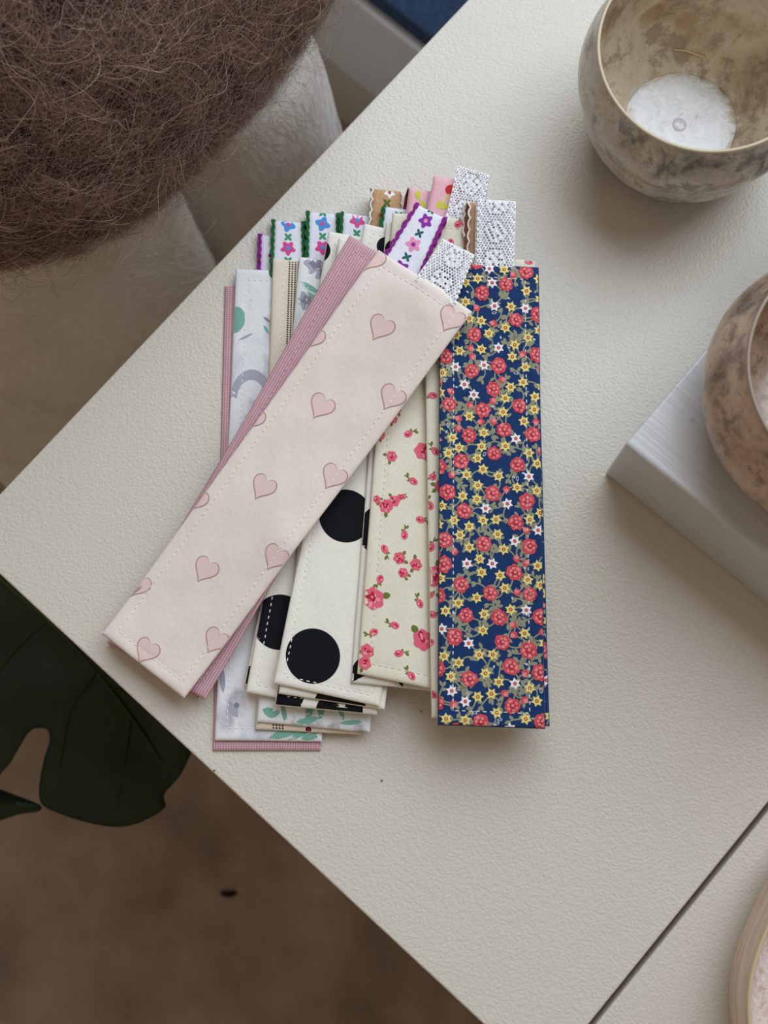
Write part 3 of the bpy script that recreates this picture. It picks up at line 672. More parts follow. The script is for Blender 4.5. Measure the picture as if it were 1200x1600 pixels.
def navy_print(bk, seed):
    rnd = random.Random(seed); pts = []
    def put(r, tries=200, m=0.0, xr=None):
        for _ in range(tries):
            x, y = rnd.uniform(-0.001, bk.W+0.001), rnd.uniform(-0.001, bk.L+0.001)
            if all((x-a)**2+(y-b)**2 > (r+c+m)**2 for a, b, c in pts): pts.append((x, y, r)); return x, y
        return None
    roses, stars, whites, small, buds = [], [], [], [], []
    for _ in range(52):
        q = put(0.0031, 400, 0.0040); 
        if q: roses.append(q)
    for i in range(120):
        q = put(0.0023, 300, 0.0006)
        if q: (stars if i % 5 else whites).append(q)
    for _ in range(36):
        q = put(0.0016, 300, 0.0006)
        if q: buds.append(q)
    anchors = list(pts)
    # vines and leaves
    for x, y, r in anchors:
        for _ in range(1 if rnd.random() < 0.25 else 2):
            a = rnd.uniform(0, 6.28); px, py = x+r*0.8*math.cos(a), y+r*0.8*math.sin(a); bend = rnd.uniform(-0.5, 0.5)
            for st in range(3):
                qx, qy = px+0.0016*math.cos(a), py+0.0016*math.sin(a)
                bk.deco(stroke(px, py, qx, qy, 0.0006), 0, 0)
                if st: bk.deco(leaf(qx, qy, rnd.uniform(0.0023, 0.0032), rnd.uniform(0.0011, 0.0016), a+(1 if st % 2 else -1)*0.9), 0, 0)
                px, py = qx, qy; a += bend
            bk.deco(leaf(px, py, 0.0026, 0.0014, a), 0, 0)
    for _ in range(150):
        x, y = rnd.uniform(0, bk.W), rnd.uniform(0, bk.L)
        if all((x-a)**2+(y-b)**2 > (c+0.0007)**2 for a, b, c in anchors):
            if _ % 2: ring_print(bk, x, y, 0.0011, 0.0006, rnd.uniform(0, 3.1), 0.4, 6, 1, 10)
            else: bk.deco(leaf(x, y, 0.0016, 0.0008, rnd.uniform(0, 6.28)), 6, 1)
    for x, y in stars+whites:
        w = (x, y) in whites
        bk.deco(star(x, y, 0.0026, 6, 0.58, rnd.uniform(0, 1)), 4 if w else 3, 2, 2)
        bk.deco(blob(x, y, 0.00080, 10), 5, 3); bk.deco(blob(x, y, 0.00036, 7), 2 if w else 3, 4)
    for x, y in buds:
        a = rnd.uniform(0, 6.28); bk.deco(blob(x, y, 0.0015, 12, 4, 0.16, a), 1, 2); bk.deco(blob(x+0.0007*math.cos(a), y+0.0007*math.sin(a), 0.0010, 9), 2, 3)
        bk.deco(star(x+0.0013*math.cos(a), y+0.0013*math.sin(a), 0.0010, 4, 0.4, a), 2, 3)
    for x, y in roses:
        rr = rnd.uniform(0.0030, 0.0036); rot = rnd.uniform(0, 6)
        bk.deco([(x+(px_-x)*rnd.uniform(0.88, 1.1), y+(py_-y)*rnd.uniform(0.88, 1.1)) for px_, py_ in blob(x, y, rr, 24, 7, 0.07, rot, 1.0, rnd.uniform(0.92, 1.12))], 1, 3, 2)
        for i in range(6):
            a = rot+i*1.047+rnd.uniform(-0.3, 0.3); q_ = rnd.uniform(0.45, 0.68); bk.deco(blob(x+rr*q_*math.cos(a), y+rr*q_*math.sin(a), rr*rnd.uniform(0.18, 0.30), 9, 0, 0, a, 0.75, 1.25), 2, 4)
            ring_print(bk, x+rr*0.55*math.cos(a), y+rr*0.55*math.sin(a), rr*0.30, rr*0.36, a, 0.22, 7, 5, 8) if i % 2 else None
        bk.deco(blob(x, y, rr*0.30, 10), 7, 5); bk.deco(blob(x+rr*0.06, y-rr*0.05, rr*0.20, 8), 2, 6)
    bk.finish(NAVP, 'flower_print')

# ------------------------------------------------------------------ lay the bookmarks, lowest first
B1 = Bookmark([(352, 447), (513, 450), (500, 1172), (333, 1172)], 'lowest dusty-rose linen bookmark with purple-edged ribbon, leftmost under the pile', FAB['pink'], seed=1, z0=0.002, thread=plain('rose_thread', (196, 150, 156), 0.8))
flower_ribbon(B1, (404, 447), (456, 449), (406, 366), (458, 370), PURPLE, 'xax', (3, 4), 5)
B2 = Bookmark([(369, 421), (528, 428), (502, 1158), (336, 1156)], 'white bookmark with grey and lavender watercolour leaves at far left', FAB['grey'], seed=2, z0=0.003)
WC = [plain('wc_green', (128, 180, 164), 0.9, 0.1), plain('wc_grey', (174, 175, 188), 0.9, 0.1), plain('wc_lavender', (166, 166, 186), 0.9, 0.1), plain('wc_dark', (140, 137, 152), 0.9, 0.1)]
for px, py, l, w, r, mi in ((372, 532, 0.008, 0.0012, -0.5, 1), (412, 495, 0.004, 0.0012, 0.7, 3), (412, 508, 0.005, 0.0016, 1.0, 0), (357, 1095, 0.0085, 0.0036, 1.0, 1), (368, 1097, 0.003, 0.0024, 1.2, 3),
                            (420, 1153, 0.015, 0.004, -0.3, 0), (450, 1156, 0.013, 0.0028, -0.45, 0), (470, 1154, 0.009, 0.003, -0.2, 0), (346, 1040, 0.012, 0.0026, 1.45, 2)):
    x, y = B2.local(px, py); B2.deco(leaf(x, y, l, w, r), mi, 0, 2)
x, y = B2.local(368, 500); B2.deco(blob(x, y, 0.0052, 22, 0, 0, 0.15, 0.85, 1.25), 0, 1, 4)
for i in range(14):                         # grey arch of a brush stroke
    a0 = math.pi*(1.02+i/14*0.9); a1 = math.pi*(1.02+(i+1)/14*0.9); cx0, cy0 = B2.local(392, 625)
    pr = [(cx0+r_*math.cos(a), cy0+r_*1.5*math.sin(a)) for r_, a in ((0.0098, a0), (0.0098, a1), (0.0066, a1), (0.0066, a0))]; B2.deco(pr, 1, 1)
B2.finish(WC, 'leaf_print')
flower_ribbon(B2, (424, 421), (476, 424), (427, 343), (474, 346), GREEN, 'axbx', start=0.0035)
B3 = Bookmark([(427, 405), (585, 417), (566, 1147), (400, 1139)], 'ecru bookmark with black dashed tweed stripes, left of the pile', FAB['ecru'], seed=3, z0=0.004)
for ci in range(4):
    x0, _ = B3.local(452+ci*4.6, 430)
    for r_ in range(int(B3.L/0.0011)):
        y0 = 0.0008+r_*0.0011; B3.deco(stroke(x0-0.00035, y0, x0+0.00035, y0+0.0006, 0.00055), 0, 0)
x, y = B3.local(482, 1140); B3.deco(blob(x, y, 0.0013, 10), 0, 0); B3.deco(blob(x, y, 0.0007, 8), 1, 1)
B3.finish([BLACK[0], ROSE[0]], 'tweed_stripe_print')
flower_ribbon(B3, (479, 410), (529, 413), (481, 329), (528, 332), GREEN, 'xaxb', start=0.0020)
B4 = Bookmark([(468, 402), (628, 416), (577, 1144), (402, 1127)], 'white bookmark with teal grass blades and grey bloom near the black-dotted ones', FAB['grey2'], seed=4, z0=0.005)
rnd = random.Random(8)
for px, py, l, w, r in ((440, 1094, 0.011, 0.0022, 1.3), (490, 1088, 0.012, 0.003, 1.75), (500, 1088, 0.010, 0.003, 1.45), (512, 1092, 0.010, 0.0022, 1.9), (528, 1095, 0.009, 0.0022, 1.2), (410, 1108, 0.007, 0.004, 0.3), (418, 1120, 0.006, 0.003, -0.5),
                        (455, 1133, 0.013, 0.003, -0.35), (530, 1130, 0.010, 0.002, -0.15), (470, 440, 0.011, 0.0026, 0.5), (480, 455, 0.008, 0.002, 0.7)):
    x, y = B4.local(px, py); B4.deco(leaf(x, y, l, w, r), 0, 0, 2)
for px, py, r_ in ((492, 412, 0.0046), (505, 425, 0.0040), (478, 470, 0.0040)):
    x, y = B4.local(px, py); B4.deco(blob(x, y, r_, 24, 5, 0.22, px), 1, 0, 2); B4.deco(blob(x+.0004, y, r_*0.6, 16, 5, 0.25, px), 3, 1)
B4.finish(WC, 'grass_print')
flower_ribbon(B4, (531, 405), (580, 409), (534, 331), (584, 338), GREEN, 'bxax', start=0.0040)
D0 = Bookmark([(520, 372), (674, 398), (541, 1102), (383, 1068)], 'black-dotted ivory bookmark peeking from under the dotted ones at left', FAB['white'], seed=5, inset=0.0039, z0=0.007); dots(D0, [(388, 1062, 0.006)])
D1 = Bookmark([(514, 362), (669, 390), (545, 1110), (385, 1081)], 'ivory bookmark with big black dots, left edge showing a cut-off dot', FAB['white'], seed=6, inset=0.0039, z0=0.008); dots(D1, [(437, 972, 0.0122), (520, 1090, 0.0122), (498, 392, 0.0055)])
tan_ribbon(D1, (578, 362), (628, 370), (583, 290), (628, 295), 0.0016)
D4 = Bookmark([(556, 376), (712, 402), (588, 1116), (430, 1101)], 'ivory bookmark with a black printed bottom edge beneath the large dotted one', FAB['white'], seed=7, inset=0.0039, z0=0.009); dots(D4, [(432, 1085, 0.0125), (530, 1112, 0.0105)])
flower_ribbon(D4, (592, 378), (640, 384), (600, 322), (648, 328), GREEN, 'xa')
D4b = Bookmark([(530, 372), (688, 390), (600, 1108), (436, 1083)], 'ivory bookmark with half a black dot at its lower hem', FAB['white'], seed=8, inset=0.0039, z0=0.0105); dots(D4b, [(530, 1110, 0.0118)])
D3 = Bookmark([(570, 350), (722, 385), (592, 1103), (428, 1067)], 'ivory bookmark with two full black dots, topmost of the dotted ones', FAB['white'], seed=9, inset=0.0039, z0=0.012); dots(D3, [(489, 1025, 0.01185), (540, 806, 0.01185), (604, 385, 0.0046)])
cherry_ribbon(D3, (628, 372), (676, 380), (640, 290), (685, 298), 0)
D5 = Bookmark([(604, 347), (760, 360), (708, 1082), (549, 1066)], 'ivory bookmark with black dots just under the small rose one', FAB['white'], seed=10, inset=0.0039, z0=0.012); dots(D5, [(601, 829, 0.0118), (588, 1062, 0.0118), (616, 388, 0.0042)])
cherry_ribbon(D5, (662, 350), (712, 354), (679, 270), (726, 276), 1)
R1 = Bookmark([(614, 333), (770, 347), (716, 1084), (559, 1052)], 'cream bookmark scattered with red rosebuds, widest visible of the rose ones', FAB['cream'], seed=12, z0=0.012, thread=THREAD_W, clr=0.0007)
rose_print(R1, [(603, 791, 0.0030), (616, 783, 0.0024), (625, 777, 0.0014), (589, 780, 0.0017), (630, 776, 0.0012), (624, 872, 0.0026), (650, 882, 0.0026), (630, 895, 0.0022), (583, 935, 0.0048), (661, 1000, 0.0044), (574, 1017, 0.0030), (570, 1036, 0.0028), (620, 640, 0.0020), (614, 655, 0.0020), (661, 705, 0.0038), (612, 713, 0.0024)],
           [(638, 678), (646, 752), (657, 812), (632, 836), (601, 858), (594, 905), (656, 943), (617, 977), (584, 988), (623, 1021), (643, 1056), (596, 681), (704, 380), (716, 350)], 3)
lace_ribbon(R1, (696, 342), (752, 347), (716, 254), (766, 269), ext=0.0012)
R3 = Bookmark([(682, 404), (836, 408), (845, 1112), (690, 1112)], 'cream rose bookmark whose top hem peeks above the navy floral one', FAB['cream'], seed=13, z0=0.004, thread=THREAD_W)
rose_print(R3, [(700, 460, 0.003)], [(812, 411), (826, 409), (760, 420)], 5)
R2 = Bookmark([(662, 404), (819, 406), (834, 1122), (675, 1121)], 'cream rose bookmark showing as a narrow strip left of the navy one', FAB['cream'], seed=14, z0=0.010, thread=THREAD_W)
rose_print(R2, [(680, 900, 0.0045), (690, 760, 0.003), (676, 745, 0.0016)], [(676, 618), (680, 705), (672, 790), (674, 855), (671, 930), (675, 960), (672, 1005), (676, 1085)], 6)
tan_ribbon(R2, (732, 400), (782, 402), (735, 314), (785, 318), 0.0022, 0.0024)
N2 = Bookmark([(692, 421), (838, 425), (858, 1134), (692, 1129)], 'navy floral bookmark hidden below, its right edge peeking out', FAB['navy'], seed=15, z0=0.006); navy_print(N2, 31)
N1 = Bookmark([(688, 411), (841, 418), (851, 1138), (685, 1132)], 'navy blue bookmark covered in red roses and yellow star flowers, far right', FAB['navy'], seed=16, z0=0.008, inset=0.0060); navy_print(N1, 32)
lace_ribbon(N1, (744, 412), (803, 416), (746, 311), (806, 314))
LZ = lambda S, T: np.clip((T-0.55)/0.45, 0, 1)*0.010
P2 = Bookmark([(552, 376), (694, 454), (309, 1090), (168, 1004)], 'lower of two rose linen bookmarks beneath the heart print', FAB['pink'], 320, seed=17, z0=0.016, thread=plain('rose_thread', (196, 150, 156), 0.8))
P1 = Bookmark([(547, 368), (690, 450), (320, 1092), (180, 1008)], 'slanted rose linen bookmark with violet-edged flower ribbon under the heart print', FAB['pink'], 320, seed=18, z0=0.018, clr=0.0007, thread=plain('rose_thread_light', (222, 186, 190), 0.8))
rb = flower_ribbon(P1, (601, 400), (656, 431), (652, 318), (696, 340), PURPLE, 'xaxbxax', (3, 4), 5, start=0.0008, step=0.0064, r=0.0030, ext=0.0008)
H = Bookmark([(592, 391), (737, 487), (287, 1090), (160, 990)], 'pale pink bookmark printed with hearts, lying slanted on top of the pile', FAB['heart'], 420, th=0.0016, seed=20, z0=0.02, wr=0.00028)
HP = [plain('heart_outline', (188, 148, 140), 0.9, 0.1), plain('heart_fill', (236, 208, 204), 0.9, 0.1)]
for px, py in ((597, 509), (707, 496), (504, 632), (614, 618), (413, 758), (523, 742), (323, 887), (432, 868), (231, 1014), (339, 998), (396, 650), (308, 777), (218, 911), (489, 524), (583, 402)):
    x, y = H.local(px, py); rot = -0.06
    H.deco(heart_shape(x, y, 0.0060, rot), 0, 0, 9, lift=0.00017); H.deco(heart_shape(x, y+0.00003, 0.00548, rot), 1, 1, 9, lift=0.00017)
H.finish(HP, 'heart_print')
lace_ribbon(H, (652, 432), (714, 473), (692, 372), (743, 398), ext=0.0022)
print('pile height', HF.max())

# ------------------------------------------------------------------ stool, plush throw and mohair cushion beyond the table
ZS = TZ-0.030                                    # seat height
def pxw(px, py, z): return P(px, py, z)[:2]
outline = [pxw(x, y, ZS) for x, y in [(-330, 430), (-190, 450), (-60, 438), (60, 408), (160, 368), (230, 328), (266, 300), (262, 262), (236, 236), (292, 230), (372, 212), (438, 172), (478, 118), (486, 58), (468, 0), (425, -70), (330, -200), (100, -320), (-150, -300), (-330, -110), (-430, 140), (-405, 330)]]
SC0 = np.mean(outline, 0)
SC0b = SC0; ST = P(-20, 40, ZS)[:2]; stool = empty('low_stool', (ST[0], ST[1], 0)); tag(stool, 'round wooden stool hidden under the white plush throw', 'stool')
SW = plain('stool_wood', (150, 112, 80), 0.5)
mb = MB(); mb.lathe([(0.0002, ZS-0.030), (0.055, ZS-0.030), (0.060, ZS-0.026), (0.061, ZS-0.010), (0.057, ZS-0.005), (0.0002, ZS-0.005)], (ST[0], ST[1], 0), 48); mb.build('seat', SW, stool)
for i in range(4):
    a = math.pi/4+i*math.pi/2; p = lambda r, z: (ST[0]+r*math.cos(a), ST[1]+r*math.sin(a), z)
    mb = MB(); mb.tube([p(0.040, ZS-0.0302), p(0.044, 0.2), p(0.048, 0.0)], [0.016, 0.014, 0.011], 12); mb.build('leg', SW, stool)
k = NT('white_plush', 0.85, 0.2); v = k.coord('Object', (1, 1, 0.35)); n1 = k.noise(v, 60, 4, 0.55, 1.5)
k.color(k.ramp(n1, [(0.3, srgb(232, 226, 218)), (0.7, srgb(246, 242, 236))])); k.bump(n1, 0.5, 0.003); k.b.inputs['Sheen Weight'].default_value = 0.3
ring0 = np.array(catmull(outline, 8, True)); nR = len(ring0); mb = MB(); lv = []
for q in (0.0, 0.3, 0.6, 0.85, 0.96): lv.append((q, ZS+0.001+0.004*(1-q)))
deps = list(np.linspace(0, 1, 26)); 
for d_ in deps: lv.append((1.0+0.02*math.sin(min(1, d_*8)*1.57)+0.26*d_, ZS-0.004-d_*(ZS-0.02)))
for q, z in lv:
    dn = max(0, (ZS-z)/ZS)
    for i, p in enumerate(ring0):
        w = 0.004*dn*math.sin(i*0.35+2*dn)
        r_ = p-SC0; rr_ = np.linalg.norm(r_); mb.v.append((*(SC0+r_/rr_*(rr_*q+w*min(1, q))), z)); mb.uv.append((0, 0))
for a in range(len(lv)-1):
    for i in range(nR): mb.f.append((a*nR+i, a*nR+(i+1) % nR, (a+1)*nR+(i+1) % nR, (a+1)*nR+i)); mb.mi.append(0)
mb.f.append(tuple(range(nR))); mb.mi.append(0)
throw = empty('plush_throw', (SC0[0], SC0[1], 0.0)); tag(throw, 'white plush throw draped in folds below the brown mohair cushion', 'throw')
tb = mb.build('draped_cloth', MATS['white_plush'], throw)
TV = np.array(mb.v).reshape(len(lv), nR, 3)
rng = np.random.default_rng(5)
def surf_strands(grid, N, rows, lenr, K, lay, wob, seed, dirfn):
    r = np.random.default_rng(seed); r0, r1 = int(rows[0]), int(math.ceil(rows[1])); g0 = grid[r0:r1]; g1 = grid[r0+1:r1+1]
    ar = np.linalg.norm(np.cross(g1-g0, np.roll(g0, -1, 1)-g0), axis=2).ravel(); cell = r.choice(len(ar), N, p=ar/ar.sum())
    a = r0+cell//grid.shape[1]+r.uniform(0, 0.999, N); b = cell % grid.shape[1]+r.uniform(0, 0.999, N)
    i = np.clip(a.astype(int), 0, grid.shape[0]-2); j = b.astype(int) % grid.shape[1]; j1 = (j+1) % grid.shape[1]; u = (a-i)[:, None]; w = (b-np.floor(b))[:, None]
    p = grid[i, j]*(1-u)*(1-w)+grid[i+1, j]*u*(1-w)+grid[i, j1]*(1-u)*w+grid[i+1, j1]*u*w
    du = grid[i+1, j]-grid[i, j]; dw = grid[i, j1]-grid[i, j]; nrm = np.cross(dw, du); nrm /= np.linalg.norm(nrm, axis=1, keepdims=True)+1e-12
    du /= np.linalg.norm(du, axis=1, keepdims=True)+1e-12; dw /= np.linalg.norm(dw, axis=1, keepdims=True)+1e-12
    return p, du, dw, nrm, r
def field(p, f, ph): return np.sin(p[:, 0]*f+ph)*np.cos(p[:, 1]*f*1.3+ph*2)+np.sin(p[:, 2]*f*0.8+p[:, 0]*f*0.5+ph*3)
k = NT('plush_fibre', 0.6, 0.3); k.color(srgb(240, 235, 228)); k.b.inputs['Sheen Weight'].default_value = 0.2
p, du, dw, nrm, r = surf_strands(TV, 30000, (4.5, 19), None, 5, 0, 0, 6, None)
cen = np.array([SC0[0], SC0[1], 0]); nrm *= np.sign(((p-cen)*nrm*[1, 1, 0]).sum(1, keepdims=True)+1e-9)
keep = (p @ np.array([U[0], U[1], 0])) > -9; ang_ = 1.0+1.1*field(p, 38, 0.7)+0.3*r.normal(size=len(p)); dirv = du*np.cos(ang_)[:, None]+dw*np.sin(ang_)[:, None]
ln = r.uniform(0.004, 0.009, len(p))[:, None]; st = []
for q in np.linspace(0, 1, 5): st.append(p+dirv*ln*q+nrm*(0.0006*math.sin(q*2.4))+dw*(0.0005*q*q)*r.normal(size=(len(p), 1))-UPZ*0.001*q*q)
hair('plush_pile', k.m, np.stack(st, 1), np.full(len(p), 0.00011), throw)

k = NT('mohair_base', 0.95, 0.1); v = k.coord('Object'); k.color(k.ramp(k.noise(v, 45, 4, 0.6), [(0.35, srgb(46, 32, 28)), (0.65, srgb(74, 54, 46))])); k.bump(k.noise(v, 90, 5, 0.7), 0.8, 0.006)
CZ = TZ+0.026; cc = P(52, -118, CZ); CR = 0.150
def cush(th, ph):
    ct = abs(math.cos(ph))**0.80*math.copysign(1, math.cos(ph)); stt = abs(math.sin(ph))**0.85*math.copysign(1, math.sin(ph))
    dth = (th-math.radians(258)+math.pi) % (2*math.pi)-math.pi; lump = 1+0.13*math.exp(-(dth/0.55)**2)+0.025*math.sin(3*th+0.4)+0.018*math.sin(5*th+1.7)+0.02*math.sin(2*th)
    return np.array([cc[0]+CR*lump*ct*math.cos(th), cc[1]+CR*lump*ct*math.sin(th), CZ+(0.15 if stt > 0 else 0.050)*stt])
nT, nP = 96, 41
CG = np.array([[cush(2*math.pi*i/nT, -math.pi/2+math.pi*(j+0.02)/(nP-0.96)) for i in range(nT)] for j in range(nP)])
mb = MB(); mb.v = [tuple(q) for q in CG.reshape(-1, 3)]; mb.uv = [(0, 0)]*len(mb.v)
for j in range(nP-1):
    for i in range(nT): mb.f.append((j*nT+i, j*nT+(i+1) % nT, (j+1)*nT+(i+1) % nT, (j+1)*nT+i)); mb.mi.append(0)
mb.f += [tuple(range(nT))[::-1], tuple((nP-1)*nT+i for i in range(nT))]; mb.mi += [0, 0]
cu = empty('mohair_cushion', (cc[0], cc[1], float(CG[..., 2].min()))); tag(cu, 'plump shaggy brown mohair cushion lying on the white plush throw', 'cushion')
mb.build('cushion_body', MATS['mohair_base'], cu)
k = NT('mohair_fibre', 0.55, 0.25); hi = k.n('ShaderNodeHairInfo')
k.color(k.ramp(hi.outputs['Random'], [(0.0, srgb(104, 78, 68)), (0.45, srgb(150, 120, 105)), (0.85, srgb(186, 156, 138)), (1.0, srgb(226, 202, 182))]))
def mohair(N, L0, L1, rad, seed, curl, up, K=9, rows=(9, nP-2)):
    p, du, dw, nrm, r = surf_strands(CG, N, rows, None, K, 0, 0, seed, None)
    nrm *= np.sign(((p-cc)*nrm).sum(1, keepdims=True)+1e-9)
    clump = field(p, 95, 1.3)+0.7*field(p, 210, 0.2); ang_ = clump*1.7+r.normal(size=len(p))*0.9
    dv = du*np.cos(ang_)[:, None]+dw*np.sin(ang_)[:, None]; sd = np.cross(dv, nrm)
    ln = r.uniform(L0, L1, len(p))[:, None]; ph = r.uniform(0, 6.28, (len(p), 1)); fr = r.uniform(4, 10, (len(p), 1)); am = r.uniform(0.3, 1, (len(p), 1))*curl; bend = r.normal(size=(len(p), 1))*0.9; tuft = (0.45+0.55*np.clip(0.5+0.5*field(p, 150, 2.2), 0, 1))[:, None]; hgt = r.uniform(0.2, 1, (len(p), 1))*up*tuft; ln = ln*(0.6+0.5*tuft)
    out = []
    for q in np.linspace(0, 1, K):
        th = bend*q
        out.append(p+ln*q*(dv*np.cos(th)+sd*np.sin(th))+nrm*(hgt*np.sin(min(q*2.6, 2.3))+am*0.6*np.sin(fr*q+ph*1.7))+sd*am*np.sin(fr*q+ph)-np.array([0, 0, 1])*0.002*q*q)
    return np.stack(out, 1), r
a, r = mohair(150000, 0.007, 0.018, 0, 21, 0.0018, 0.0055, 9); hair('mohair_pile', k.m, a, r.uniform(0.000035, 0.00007, len(a)), cu)
a, r = mohair(9000, 0.016, 0.040, 0, 22, 0.0036, 0.0170, 14); hair('stray_fibres', k.m, a, r.uniform(0.00005, 0.00009, len(a)), cu)

# ------------------------------------------------------------------ monstera
k = NT('monstera_green', 0.42, 0.4); v = k.coord('Object'); k.color(k.ramp(k.noise(v, 18, 3), [(0.3, srgb(14, 30, 12)), (0.7, srgb(22, 42, 16))])); k.bump(k.noise(v, 40, 2), 0.2, 0.002)
VEIN = plain('monstera_vein', (48, 62, 24), 0.5); STEM = plain('monstera_stem', (66, 92, 44), 0.5)
ZL = TZ-0.15
pot_c = np.array([*P(-420, 900, ZL)[:2], 0.0])
plant = empty('monstera_plant', pot_c); tag(plant, 'dark green monstera plant with split leaf below the table corner', 'plant')
POT = plain('plant_pot', (120, 92, 76), 0.6); SOIL = plain('soil', (48, 36, 28), 1.0)
mb = MB(); mb.lathe([(0.0002, 0.0), (0.050, 0.0), (0.054, 0.004), (0.070, 0.12), (0.074, 0.122), (0.074, 0.138), (0.068, 0.138), (0.066, 0.115)], pot_c, 48); mb.build('pot', POT, plant)
mb = MB(); mb.lathe([(0.066, 0.118), (0.03, 0.122), (0.0002, 0.121)], pot_c, 32); mb.build('soil', SOIL, plant)
def monstera_leaf(pts, rib, veins, z_of, stem_pts):
    out = [P(x, y, ZL) for x, y in pts]
    bm = bmesh.new(); vs = [bm.verts.new(tuple(p)) for p in out]; bm.faces.new(vs); bmesh.ops.triangulate(bm, faces=list(bm.faces))
    for _ in range(3): bmesh.ops.subdivide_edges(bm, edges=[e for e in bm.edges if e.calc_length() > 0.012], cuts=1)
    bmesh.ops.triangulate(bm, faces=list(bm.faces))
    for vv in bm.verts: vv.co.z = z_of(np.array(vv.co))
    bmesh.ops.recalc_face_normals(bm, faces=bm.faces)
    me = bpy.data.meshes.new('leaf'); off = Vector(pot_c); bmesh.ops.translate(bm, verts=bm.verts, vec=-off); bm.to_mesh(me); bm.free()
    me.materials.append(MATS['monstera_green']); me.polygons.foreach_set('use_smooth', [True]*len(me.polygons))
    lo = bpy.data.objects.new('leaf', me); COL.objects.link(lo); lo.parent = plant; md = lo.modifiers.new('thickness', 'SOLIDIFY'); md.thickness = 0.0008
    def on(q, e): w = P(q[0], q[1], ZL); return np.array([w[0], w[1], z_of(w)+e])
    rp = [on(q, 0.0006) for q in rib]; cr_ = catmull(rp, 8); mb = MB(); mb.tube(cr_, list(np.linspace(0.0022, 0.0005, len(cr_))), 6); mb.build('midrib', VEIN, lo)
    for vn in veins:
        cv = catmull([on(q, 0.0004) for q in vn], 6); mb = MB(); mb.tube(cv, list(np.linspace(0.0009, 0.0003, len(cv))), 5); mb.build('vein', VEIN, lo)
    mb = MB(); sp = catmull([rp[0]]+[np.array(q) for q in stem_pts], 8); mb.tube(sp, list(np.linspace(0.0026, 0.0040, len(sp))), 8); mb.build('leaf_stalk', STEM, plant)
RIB = [(-40, 868), (0, 905), (90, 985), (170, 1075), (235, 1170), (262, 1215)]
ra, rb_ = P(*RIB[1], ZL)[:2], P(*RIB[-1], ZL)[:2]; rd = (rb_-ra)/np.linalg.norm(rb_-ra)
def zl(w):
    o_ = np.array(w[:2])-ra; t = o_ @ rd; n_ = o_[0]*-rd[1]+o_[1]*rd[0]
    return ZL+0.9*abs(n_)*0.16-2.2*n_*n_-0.35*max(0, t)**2*1.2+0.0015*math.sin(t*90+abs(n_)*60)
leaf_px = [(-60, 850), (0, 845), (90, 870), (190, 940), (270, 1030), (305, 1110), (300, 1162), (290, 1188), (275, 1215), (256, 1236), (251, 1248), (253, 1262), (235, 1276), (205, 1290), (178, 1294), (150, 1291), (118, 1283), (88, 1272), (64, 1260), (58, 1243), (60, 1215), (66, 1185), (75, 1158), (74, 1142), (66, 1138), (52, 1139), (40, 1149), (26, 1170), (5, 1200), (-30, 1225), (-90, 1215), (-150, 1150), (-170, 1050), (-140, 950), (-100, 890)]
monstera_leaf(catmull(leaf_px, 3, True), RIB, [[(75, 968), (30, 1008), (-10, 1060)], [(150, 1050), (110, 1110), (90, 1200)], [(90, 985), (140, 990), (190, 985)], [(170, 1075), (215, 1085), (255, 1085)], [(200, 1125), (190, 1190), (180, 1260)]], zl,
              [pot_c+[0.09, 0.02, 0.40], pot_c+[0.02, 0.005, 0.25], pot_c+[0.0, 0.0, 0.119]])
leaf2 = [(-130, 1215), (-60, 1235), (-20, 1250), (12, 1262), (21, 1270), (14, 1277), (-20, 1282), (-80, 1300), (-150, 1290), (-190, 1250)]
monstera_leaf(catmull(leaf2, 3, True), [(-150, 1250), (-70, 1262), (10, 1270)], [], lambda w: ZL-0.05, [pot_c+[0.05, -0.04, 0.36], pot_c+[0.012, -0.01, 0.24], pot_c+[0.0, -0.005, 0.119]])

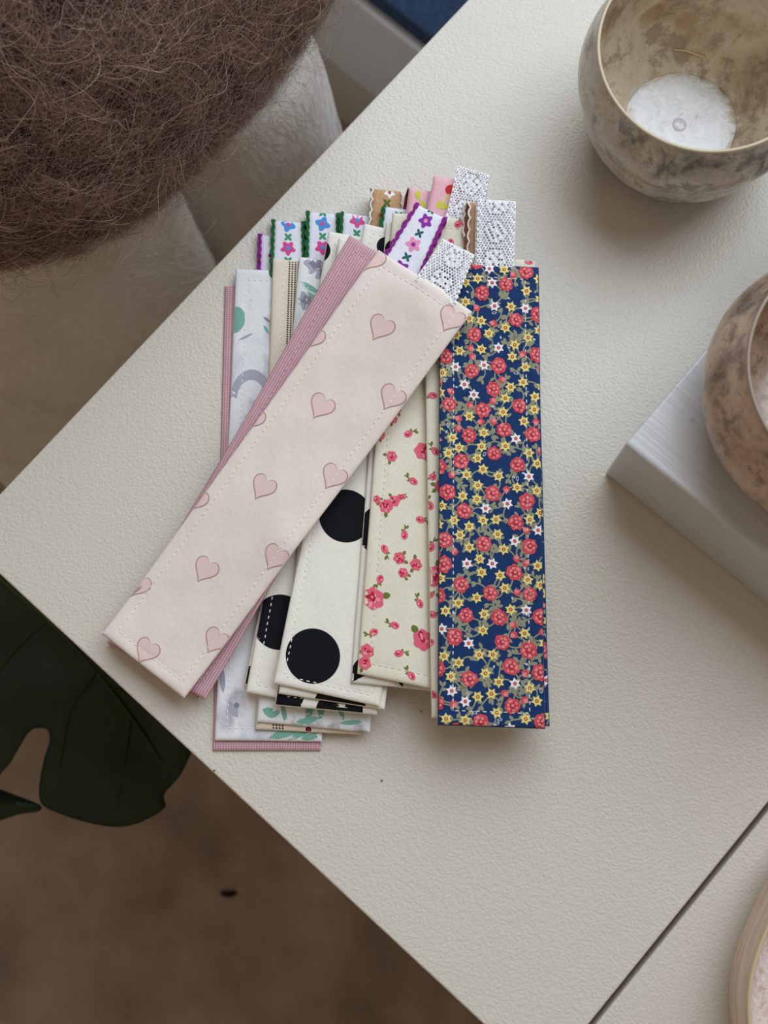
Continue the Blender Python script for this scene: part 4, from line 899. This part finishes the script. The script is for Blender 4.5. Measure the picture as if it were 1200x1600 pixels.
# ------------------------------------------------------------------ scrap on the floor
fc = P(357, 1397, 0.002); mb = MB(); mb.lathe([(0.0002, 0.0), (0.9, 0.0), (1.0, 0.0012), (0.7, 0.0026), (0.0002, 0.003)], (0, 0, 0), 18, 0, lambda a, i: (0.0045+0.0035*abs(math.cos(a)))*(1+0.12*math.sin(3*a)))
mb.v = [(x+fc[0], y*0.55+fc[1], z) for x, y, z in mb.v]; o = mb.build('floor_scrap', plain('scrap_dark', (40, 32, 28), 0.9)); tag(o, 'small dark scrap lying on the brown floor', 'scrap')

# ------------------------------------------------------------------ room around the table
WALL = plain('wall_paint', (222, 216, 206), 0.9, 0.1); FRAME = plain('window_paint', (232, 230, 226), 0.5)
C0 = CORNER*[1, 1, 0]
def wall(name, parts, label, mat=WALL, kind='structure'):
    mb = MB()
    for (u0, u1, v0, v1, z0, z1) in parts:
        q = [C0+U*u+V*v_+UPZ*z for z in (z0, z1) for v_ in (v0, v1) for u in (u0, u1)]
        mb.add(q, [(0, 1, 3, 2), (4, 5, 7, 6), (0, 1, 5, 4), (2, 3, 7, 6), (0, 2, 6, 4), (1, 3, 7, 5)])
    o = mb.build(name, mat, None, False); tag(o, label, None, kind=kind); return o
WV0, WV1, WZ0, WZ1 = -0.86, 0.66, 0.95, 2.26
wall('wall_back', [(0.95, 1.07, -1.2, WV0, 0, 2.6), (0.95, 1.07, WV1, 2.0, 0, 2.6), (0.95, 1.07, WV0, WV1, 0, WZ0), (0.95, 1.07, WV0, WV1, WZ1, 2.6)], 'pale plaster wall with the daylight window behind the table')
wall('wall_left', [(-1.8, 0.95, -1.30, -1.2, 0, 2.6)], 'pale plaster wall beyond the stool')
wf = wall('window_1', [(0.955, 0.995, WV0, WV0+0.05, WZ0, WZ1), (0.955, 0.995, WV1-0.05, WV1, WZ0, WZ1), (0.955, 0.995, WV0+0.05, WV1-0.05, WZ0, WZ0+0.05), (0.955, 0.995, WV0+0.05, WV1-0.05, WZ1-0.05, WZ1)], 'white window frame above the table', FRAME)
